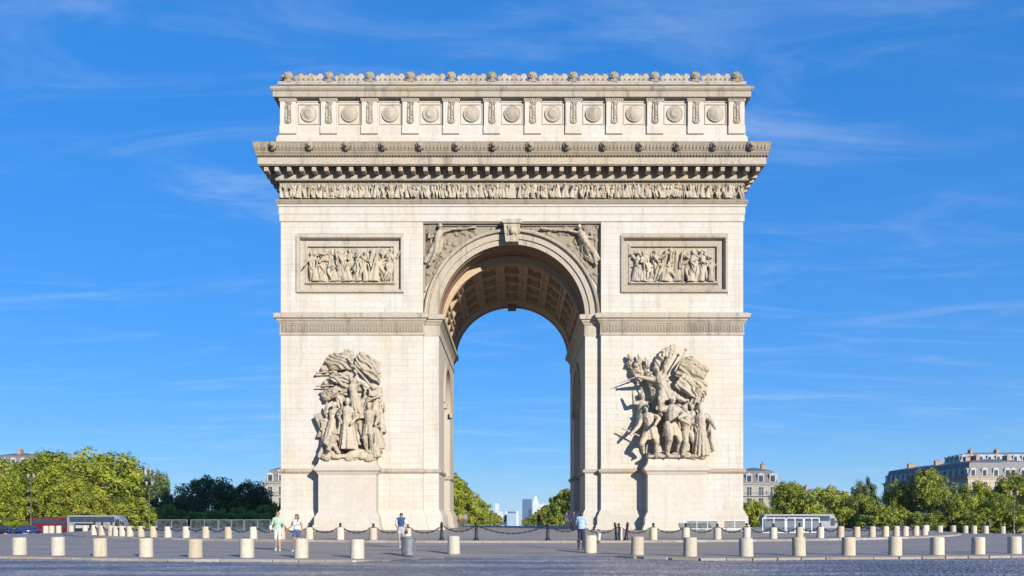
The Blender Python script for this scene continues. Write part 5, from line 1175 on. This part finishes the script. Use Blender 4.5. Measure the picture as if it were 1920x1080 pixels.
def coach(px0, px1, Y, label, paint, name='coach', front=1, stripe=None, H=3.5, zs=None):
    x0, x1 = X_(px0, Y), X_(px1, Y); W = x1 - x0; z = gz((x0 + x1) / 2, Y) if zs is None else zs; t = thing(name, label, 'coach' if name == 'coach' else 'bus', ((x0 + x1) / 2, Y, z)); h = W / 2
    P = [(-h, .45), (-h, H - .25), (-h + .35, H), (h - .9, H), (h - .15, H - .9), (h, 1.3), (h, .42)]
    if front < 0: P = [(-x, zz_) for x, zz_ in P][::-1]
    side(P, -1.25, 1.25).build('body', M[paint], t, world=False)
    n = max(5, int(W / 1.5)); f = front
    for i in range(n):                        # each side window a pane of its own
        xa = -h + .5 + (W - 1.9) * i / n; xb = -h + .5 + (W - 1.9) * (i + 1) / n - .025
        if f < 0: xa, xb = -xb, -xa
        MB().box(xa, xb, -1.275, -1.24, H * .66, H * .92).build('window', M['glass_dark'], t, world=False)
    xa, xb = sorted((f * (h - 1.3), f * (h - .55))); MB().box(xa, xb, -1.275, -1.24, H * .42, H * .80).build('driver_window', M['glass_dark'], t, world=False)
    q = MB(); q.v = [(f * (h - .62), -1.1, H - .30), (f * (h - .62), 1.1, H - .30), (f * (h + .03), 1.1, 1.35), (f * (h + .03), -1.1, 1.35), (f * (h - .66), -1.1, H - .33), (f * (h - .66), 1.1, H - .33), (f * (h - .03), 1.1, 1.33), (f * (h - .03), -1.1, 1.33)]
    q.f = [(0, 1, 2, 3), (4, 7, 6, 5), (0, 4, 5, 1), (1, 5, 6, 2), (2, 6, 7, 3), (3, 7, 4, 0)]; q.build('windscreen', M['glass_dark'], t, world=False)
    for s_ in (-1, 1): MB().ell((f * (h + .0), s_ * .9, .8), (.08, .2, .14)).build('headlight', M['lightw'], t, world=False, smooth=True)
    xa, xb = sorted((f * (h - .25), f * (h - .1))); MB().box(xa, xb, -1.65, -1.5, 2.0, 2.5).build('mirror', M['tyre'], t, world=False)
    for x in (-h + W * .20, h - W * .2 if f > 0 else h - W * .25): 
        for s_ in (-1, 1): wheel(t, x, s_ * 1.12, 1.0, -s_ if s_ > 0 else 1)
    if stripe:
        a, b_ = stripe; q = MB(); xa, xb = -h + W * a, -h + W * b_; q.extr([(xa, .62), (xa + .9, 2.05), (xb + .9, 2.05), (xb, .62)], -1.285, -1.245); q.build('black_panel', M['cdark'], t, world=False)
        q = MB(); rr = random.Random(4); x = xa + 1.0
        while x < xb - .1: l_ = rr.uniform(.16, .34); q.box(x, x + l_, -1.30, -1.284, 1.25, 1.75); x += l_ + .07
        q.build('pale_lettering', M['csil'], t, world=False, kind='stuff')
    return t
coach(132, 236, 148, 'white coach with dark windows and a black lettered panel on the left', 'cwhite', stripe=(.06, .40))
coach(62, 134, 151.5, 'dark red bus half behind the white coach on the left', 'cred', 'bus', H=3.2)
coach(1428, 1566, 150, 'long white coach with dark windows behind the barriers on the right', 'cwhite')
def car(px, Y, label, paint, flip=1):
    x = X_(px, Y); t = thing('car', label, 'car', (x, Y, gz(x, Y)), 0 if flip > 0 else PI)
    side([(-2.1, .35), (-2.15, .8), (-1.9, .98), (-.9, 1.02), (.7, 1.0), (1.7, .9), (2.12, .72), (2.15, .35)], -.86, .86, .1).build('body', M[paint], t, world=False, smooth=True)
    side([(-1.75, .95), (-1.2, 1.42), (-.3, 1.5), (.35, 1.45), (1.15, .96)], -.74, .74, .1).build('cabin', M[paint], t, world=False, smooth=True)
    for s_ in (-1, 1):
        ya, yb = sorted((s_ * .735, s_ * .755)); MB().extr([(-1.4, 1.0), (-1.05, 1.36), (-.4, 1.41), (-.4, 1.0)], ya, yb).build('window', M['glass_dark'], t, world=False); MB().extr([(-.3, 1.0), (-.3, 1.41), (.3, 1.37), (.88, 1.0)], ya, yb).build('window', M['glass_dark'], t, world=False)
        MB().ell((2.06, s_ * .6, .66), (.1, .2, .09)).build('headlight', M['lightw'], t, world=False); MB().ell((-2.1, s_ * .62, .74), (.07, .18, .09)).build('tail_light', M['lightr'], t, world=False)
        for x_ in (-1.3, 1.35): wheel(t, x_, s_ * .78, .64, 1 if s_ < 0 else -1)
    MB().add([(1.13, -.66, .99), (1.13, .66, .99), (.42, .60, 1.43), (.42, -.60, 1.43)], [(0, 1, 2, 3)]).build('windscreen', M['glass_dark'], t, world=False)
car(47, 128, 'dark blue car at the left edge in front of the red bus', 'cblue', -1)
car(1640, 138, 'dark car half hidden by the bollards under the right trees', 'cdark', 1); car(1690, 140, 'second dark car under the right trees, nearer the mansard building', 'cdark', -1); car(8, 134, 'dark car cut by the left edge of the picture', 'cdark', 1)

# ------------------------------------------------------------------ people
def skinm(name, col):
    m = plain(name, col, .55, 0, .08, 8); m.node_tree.nodes['Principled BSDF'].inputs['Subsurface Weight'].default_value = .1; return m
SK = [skinm('skin_light', (.36, .21, .145)), skinm('skin_tan', (.27, .15, .095)), skinm('skin_warm', (.32, .185, .125))]
HAIR = {'brown': plain('brown_hair', (.10, .055, .028), .6, 0, .3, 30), 'dark': plain('dark_hair', (.022, .015, .012), .55, 0, .3, 30), 'sandy': plain('sandy_hair', (.19, .13, .07), .6, 0, .3, 30)}
def fab(name, c): return plain(name, c, .9, 0, .14, 12, .25)
M['eye'] = plain('dark_eye', (.03, .02, .018), .3); M['lip'] = plain('lip', (.34, .12, .10), .5)
V = Vector
def person(label, loc, rz, H, J, skin, hair, clothes, extras=(), name='person', vox=.0095, group=None, sex='m'):
    """J: joints of a 1.75 m body facing -y (overrides); clothes: dict part -> (material, spec)"""
    j = dict(hipL=(-.085, 0, .93), hipR=(.085, 0, .93), kneeL=(-.095, -.02, .50), kneeR=(.095, -.02, .50), ankL=(-.10, .02, .085), ankR=(.10, .02, .085), toeL=(-.125, -.16, .035), toeR=(.125, -.16, .035),
             pelvis=(0, 0, .97), waist=(0, .005, 1.10), chest=(0, .0, 1.30), shL=(-.175, .01, 1.43), shR=(.175, .01, 1.43), elL=(-.24, .03, 1.15), elR=(.24, .03, 1.15), wrL=(-.25, -.06, .91), wrR=(.25, -.06, .91), neck=(0, .012, 1.49), head=(0, -.012, 1.635), look=(0, -1, 0))
    j.update(J); j = {k: V(v) for k, v in j.items()}
    sh_ = .88 if sex == 'f' else 1.0
    t = thing(name, label, 'person', loc, rz, group); t.scale = (H / 1.75,) * 3
    lk = j['look'].normalized(); rgt = lk.cross(V((0, 0, 1))).normalized() * -1; up = lk.cross(rgt); up = up if up.z > 0 else -up
    def hp(a, b, c): return j['head'] + rgt * a + lk * b + up * c
    def legs(q, inf=0.0, s_='LR', to=1.0):
        for k in s_:
            q.cap(j['hip' + k], j['hip' + k].lerp(j['knee' + k], min(1, to * 2)), .085 + inf, (.085 - .030 * min(1, to * 2)) + inf)
            if to > .5: q.cap(j['knee' + k], j['knee' + k].lerp(j['ank' + k], (to - .5) * 2), .056 + inf, .056 - .018 * (to - .5) * 2 + inf); q.ell(j['knee' + k].lerp(j['ank' + k], .3) + V((0, .018, 0)), (.05 + inf, .052 + inf, .10))
    def torso(q, inf=0.0, lo=True):
        if lo: q.ell(j['pelvis'], (.165 * (1.06 if sex == 'f' else 1) + inf, .115 + inf, .13 + inf))
        q.ell(j['waist'], (.135 * sh_ + inf, .10 + inf, .15)); q.ell(j['chest'], (.165 * sh_ + inf, .115 + inf, .17 + inf)); q.cap(j['shL'] * .8 + j['chest'] * .2 * V((0, 0, 1)).z, j['shR'] * .8 + j['chest'] * .2, .07 + inf, .07 + inf) if False else q.cap(j['shL'].lerp(j['neck'], .15), j['shR'].lerp(j['neck'], .15), .058 + inf, .058 + inf)
        q.cap(j['shL'].lerp(j['neck'], .5) + V((0, 0, -.02)), j['shR'].lerp(j['neck'], .5) + V((0, 0, -.02)), .07 + inf, .07 + inf)
        if sex == 'f':
            for s_ in (-1, 1): q.ell(j['chest'] + V((s_ * .075, -.095, .0)), (.06 + inf, .05 + inf, .06 + inf))
    def arm(q, k, inf=0.0, to=1.0):
        sh, el, wr = j['sh' + k], j['el' + k], j['wr' + k]; q.cap(sh, sh.lerp(el, min(1, to * 2)), .056 * sh_ + inf, .046 * sh_ + inf)
        if to > .5: q.cap(el, el.lerp(wr, (to - .5) * 2), .043 * sh_ + inf, .031 * sh_ + inf)
    def hand(q, k):
        el, wr = j['el' + k], j['wr' + k]; d = (wr - el).normalized(); s_ = -1 if k == 'L' else 1
        side_ = V((0, -1, 0)) - d * d.dot(V((0, -1, 0))); side_ = side_.normalized() if side_.length > .2 else V((1, 0, 0)) ; pn_ = d.cross(side_)
        q.cap(wr, wr + d * .05, .028, .03); q.ell(wr + d * .06, (.03, .036, .045)); inn = V((-s_, 0, 0)); inn = (inn - d * inn.dot(d)); inn = inn.normalized() if inn.length > .1 else pn_
        for i, ln in enumerate((.060, .068, .063, .048)):
            b_ = wr + d * .09 + side_ * (.027 - i * .018); m = b_ + d * ln * .55; e = m + (d * .75 + inn * .65).normalized() * ln * .6; q.cap(b_, m, .0105, .010, 6); q.cap(m, e, .010, .0085, 6)
        b_ = wr + d * .035 + side_ * .03; m = b_ + (d * .6 + side_ * .7).normalized() * .04; q.cap(b_, m, .0135, .012, 6); q.cap(m, m + (d * .9 + inn * .4).normalized() * .03, .012, .0095, 6)
    q = MB(); legs(q); torso(q)
    for k in 'LR':
        arm(q, k); hand(q, k); f_ = j['toe' + k] - j['ank' + k]; q.cap(j['ank' + k], j['ank' + k] + V((0, .03, -.045)), .038, .036); q.cap(j['ank' + k] + V((0, .03, -.045)), j['toe' + k], .04, .032)
    q.cap(j['neck'] + V((0, 0, -.05)), hp(0, -.01, -.06), .056 * sh_, .052 * sh_)
    q.ell(hp(0, -.005, .015), (.077, .094, .105)); q.ell(hp(0, .022, -.05), (.056, .066, .066)); q.ell(hp(0, .086, -.098), (.022, .018, .016))
    q.cap(hp(0, .088, .02), hp(0, .104, -.02), .010, .015, 6); q.cap(hp(-.03, .082, .028), hp(.03, .082, .028), .014, .014, 6); q.ell(hp(0, .083, -.055), (.028, .014, .014))
    for s_ in (-1, 1): q.ell(hp(s_ * .079, -.005, -.005), (.012, .022, .032))
    bodym = fuse(q, 'body', skin, vox, 3); link('body', bodym, t)
    for s_ in (-1, 1): MB().ell(hp(s_ * .031, .083, .006), (.012, .008, .008), n=8).build('eye', M['eye'], t, world=False)
    MB().ell(hp(0, .096, -.058), (.024, .006, .006), n=8).build('mouth', M['lip'], t, world=False)
    hq = MB(); hq.ell(hp(0, -.022, .04), (.090, .100, .098)); hq.ell(hp(0, -.055, -.01), (.080, .06, .09)); hq.cap(hp(-.05, .045, .085), hp(.05, .045, .085), .03, .03)
    if hair[1] == 'long':
        hq.cap(hp(0, -.08, 0), hp(0, -.11, -.30), .075, .06); hq.cap(hp(-.075, -.03, .0), hp(-.10, .07, -.27), .034, .036); hq.cap(hp(.075, -.03, .0), hp(.095, .06, -.26), .034, .03); hq.cap(hp(-.05, -.06, -.1), hp(-.08, -.05, -.36), .05, .03)
    link('hair', fuse(hq, 'hair', HAIR[hair[0]], .012, 2), t)
    for part, (mat, spec) in clothes.items():
        q = MB()
        if part in ('shirt', 'vest', 'top'):
            torso(q, .020 + spec.get('loose', 0), lo=False); 
            for i in range(3): q.ell(j['waist'].lerp(j['pelvis'], .3 * i + .3), (.15 + .006 * i, .112, .06)); 
            if spec.get('hem'): q.ell(j['pelvis'] + V((0, 0, .02)), (.182, .135, .11))
            for k in 'LR':
                if spec.get('sleeve', 0): arm(q, k, .017, spec['sleeve'])
            if part == 'shirt': q.cap(j['neck'] + V((0, .0, -.05)), j['neck'] + V((0, 0, -.015)), .072, .068)
        elif part in ('shorts', 'trousers'):
            legs(q, .024 if part == 'shorts' else .02, to=spec.get('to', .45)); q.ell(j['pelvis'] + V((0, 0, -.01)), (.178, .13, .135))
        elif part == 'shoes':
            for k in 'LR': a_ = j['ank' + k]; tt = j['toe' + k]; q.cap(a_ + V((0, .04, -.05)), tt + V((0, 0, .0)), .05, .044); q.cap(a_ + V((0, .02, -.02)), a_ + V((0, .02, .0)), .05, .046)
            q.v = [(a, b_, max(c, 0.0)) for a, b_, c in q.v]
        elif part == 'skirt_wrap':
            q.ell(j['pelvis'] + V((0, 0, -.02)), (.205, .16, .17)); legs(q, .05, to=.22)
        link(part, fuse(q, part, mat, .013, 2, disp=0), t)
    for nm, mat, fn in extras:
        q = MB(); fn(q, j); link(nm, q.mesh(nm, mat, True), t)
    return t
def ground_h(px, py, z=ZP): return groundpt(px, py, z)
# man in mint shirt and white shorts, walking, holding a woman's hand
pm_ = ground_h(521, 1033)
person('man in a mint shirt and white shorts walking hand in hand by the front bollards', pm_, R(8), 1.74,
       dict(kneeL=(-.10, .06, .51), ankL=(-.11, .24, .15), toeL=(-.12, .14, .02), kneeR=(.09, -.10, .50), ankR=(.10, -.12, .09), toeR=(.12, -.30, .035), elL=(-.27, .06, 1.17), wrL=(-.31, -.02, .94), elR=(.27, .02, 1.16), wrR=(.42, -.08, .98), look=(.15, -1, -.12)),
       SK[0], ('sandy', 'short'), {'shirt': (fab('mint_cotton', (.30, .42, .32)), dict(sleeve=.42, hem=1)), 'shorts': (fab('white_cotton', (.46, .45, .42)), dict(to=.44)), 'shoes': (fab('white_shoe', (.45, .45, .45)), {})},
       extras=[('shoulder_bag', fab('white_bag', (.6, .62, .6)), lambda q, j: (q.cbox(-.36, -.26, -.12, .12, .95, 1.15, .03)))])
pw_2 = ground_h(556, 1034)
person('long haired woman in a white top and denim shorts behind a front bollard', pw_2, R(-4), 1.64,
       dict(kneeL=(-.08, -.10, .50), ankL=(-.08, -.10, .085), toeL=(-.10, -.27, .035), kneeR=(.09, .05, .50), ankR=(.09, .2, .13), toeR=(.10, .08, .03), elL=(-.26, .02, 1.18), wrL=(-.44, -.06, 1.02), elR=(.24, .04, 1.16), wrR=(.27, -.03, .92), look=(-.35, -1, -.05), head=(.01, -.02, 1.63)),
       SK[1], ('brown', 'long'), {'top': (fab('white_jersey', (.50, .48, .48)), dict(sleeve=0, hem=0)), 'shorts': (fab('blue_denim', (.045, .075, .15)), dict(to=.22)), 'shoes': (fab('white_shoe_b', (.45, .45, .45)), {})}, sex='f')
# person in a blue vest looking down behind the litter bin
pb = ground_h(752, 1027)
person('person in a blue vest over white with a grey wrap by the litter bin', pb, R(6), 1.72,
       dict(kneeL=(-.10, -.06, .50), ankL=(-.06, -.02, .085), toeL=(-.05, -.2, .035), kneeR=(.11, -.10, .52), ankR=(.13, .02, .10), toeR=(.14, -.14, .035), elL=(-.27, .03, 1.17), wrL=(-.19, -.14, 1.02), elR=(.28, .0, 1.16), wrR=(.26, -.14, .95), head=(.01, -.05, 1.61), look=(0, -1, -.5)),
       SK[2], ('dark', 'short'), {'shirt': (fab('white_tee', (.47, .46, .48)), dict(sleeve=.38)), 'vest': (fab('blue_vest', (.02, .055, .15)), dict(sleeve=0, loose=.012)), 'skirt_wrap': (fab('grey_wrap', (.30, .29, .33)), {}), 'shoes': (fab('pale_shoe', (.5, .5, .48)), {})},
       extras=[('hand_bag', M['tyre'], lambda q, j: (q.cbox(.20, .34, -.22, -.08, .70, .86, .03), q.tube([(.22, -.15, .85), (.25, -.15, .95), (.29, -.15, .95), (.33, -.15, .85)], .012, 6)))])
# man seen from behind in a light blue shirt, arm raised with a camera
pz = ground_h(1090, 1031)
person('man seen from behind in a light blue shirt and dark trousers holding up a camera', pz, R(180 - 18), 1.76,
       dict(kneeL=(-.09, -.03, .50), kneeR=(.10, -.05, .50), ankL=(-.10, .02, .085), ankR=(.13, .0, .085), toeR=(.16, -.18, .035), elL=(-.25, -.06, 1.16), wrL=(-.16, -.26, 1.22), elR=(.25, -.10, 1.18), wrR=(.12, -.30, 1.34), look=(0, -1, -.1), chest=(0, -.03, 1.30), head=(0, -.05, 1.63)),
       SK[2], ('dark', 'short'), {'shirt': (fab('light_blue_shirt', (.31, .42, .54)), dict(sleeve=.45, hem=1, loose=.014)), 'trousers': (fab('dark_trousers', (.022, .026, .045)), dict(to=.97)), 'shoes': (fab('dark_shoe', (.05, .045, .04)), {})},
       extras=[('camera', M['cdark'], lambda q, j: (q.cbox(-.08, .08, -.42, -.34, 1.25, 1.35, .012), q.lathe([(.035, 0), (.035, .07), (.03, .08)], 12, M=Matrix.Translation((0, -.42, 1.30)) @ Matrix.Rotation(PI / 2, 4, 'X'))))])
# seated child at the chain right of the man
pc = ring_pt(ring_th(1110)) + V((0, -3.2, -.12)); pc.z = ZP
SIT = dict(pelvis=(0, .1, .20), waist=(0, .12, .34), chest=(0, .10, .54), hipL=(-.085, .08, .16), hipR=(.085, .08, .16), kneeL=(-.13, -.28, .36), kneeR=(.13, -.28, .36), ankL=(-.12, -.42, .09), ankR=(.12, -.42, .09), toeL=(-.13, -.6, .04), toeR=(.13, -.6, .04), shL=(-.17, .1, .67), shR=(.17, .1, .67), elL=(-.22, -.06, .46), elR=(.22, -.06, .46), wrL=(-.12, -.27, .42), wrR=(.12, -.27, .42), neck=(0, .1, .73), head=(0, .07, .875))
person('child with dark hair sitting on the ground behind the bollard beside the blue shirted man', pc, R(-60), 1.45, SIT, SK[2], ('dark', 'short'), {'shirt': (fab('cream_tee', (.55, .5, .42)), dict(sleeve=.4)), 'trousers': (fab('khaki_trousers', (.16, .12, .08)), dict(to=.9)), 'shoes': (fab('dark_shoe_c', (.05, .045, .04)), {})}, vox=.012)
# small far visitors under and beside the arch
FARP = [(862, 84, 'person in a tan top standing far off at the foot of the left pier', (.30, .21, .08), (.10, .08, .07), 150), (872, 88, 'person in grey far off right of the left pier', (.22, .20, .20), (.08, .08, .09), 20), (1076, 80, 'dark dressed person standing at the inner foot of the right pier', (.02, .025, .05), (.02, .02, .03), 200),
        (1062, 84, 'person in dark blue far off under the arch by the right pier', (.04, .045, .10), (.03, .03, .04), 60), (1010, 118, 'far visitor in dark clothes in the middle of the arch', (.05, .05, .06), (.04, .04, .05), 10), (947, 124, 'far visitor in a pale top in the middle of the arch', (.4, .38, .36), (.06, .06, .09), 180),
        (1853, 96, 'far pedestrian in dark blue near the right edge of the square', (.05, .06, .13), (.03, .03, .05), 100)]
for i, (px, Y, lab, c1, c2, rz) in enumerate(FARP):
    x = X_(px, Y); r_ = math.hypot(x, Y - AC.y); z = dome(r_) if r_ < RIN else ZP + gz(x, Y)
    k = (-1) ** i
    person(lab, (x, Y, z), R(rz), 1.72, dict(kneeL=(-.09, -.08 * k, .5), ankL=(-.1, -.08 * k, .085), toeL=(-.11, -.08 * k - .16, .035), ankR=(.1, .12 * k, .09), toeR=(.11, .12 * k - .16, .035)), SK[i % 3], (('dark', 'brown', 'sandy')[i % 3], 'long' if i % 3 == 1 else 'short'),
           {'shirt': (fab('top_%d' % i, c1), dict(sleeve=.5)), 'trousers': (fab('legs_%d' % i, c2), dict(to=.95)), 'shoes': (fab('shoe_%d' % i, (.06, .06, .06)), {})}, vox=.016, group='far visitors round the arch')

# ------------------------------------------------------------------ haze: a closed box of thin even air round the whole place
hz = MB().box(-3500, 3500, -120, 13900, -160, 125)
mh = bpy.data.materials.new('pale_haze'); mh.use_nodes = True; hn = mh.node_tree.nodes; hl = mh.node_tree.links
hn.remove(hn['Principled BSDF']); pv_ = hn.new('ShaderNodeVolumePrincipled'); pv_.inputs['Color'].default_value = (.86, .93, 1, 1); pv_.inputs['Density'].default_value = .00005; pv_.inputs['Anisotropy'].default_value = .1
hl.new(pv_.outputs[0], hn['Material Output'].inputs['Volume'])
ho = hz.build('haze', mh); tag(ho, 'thin pale blue air over the whole square', 'haze', kind='stuff')
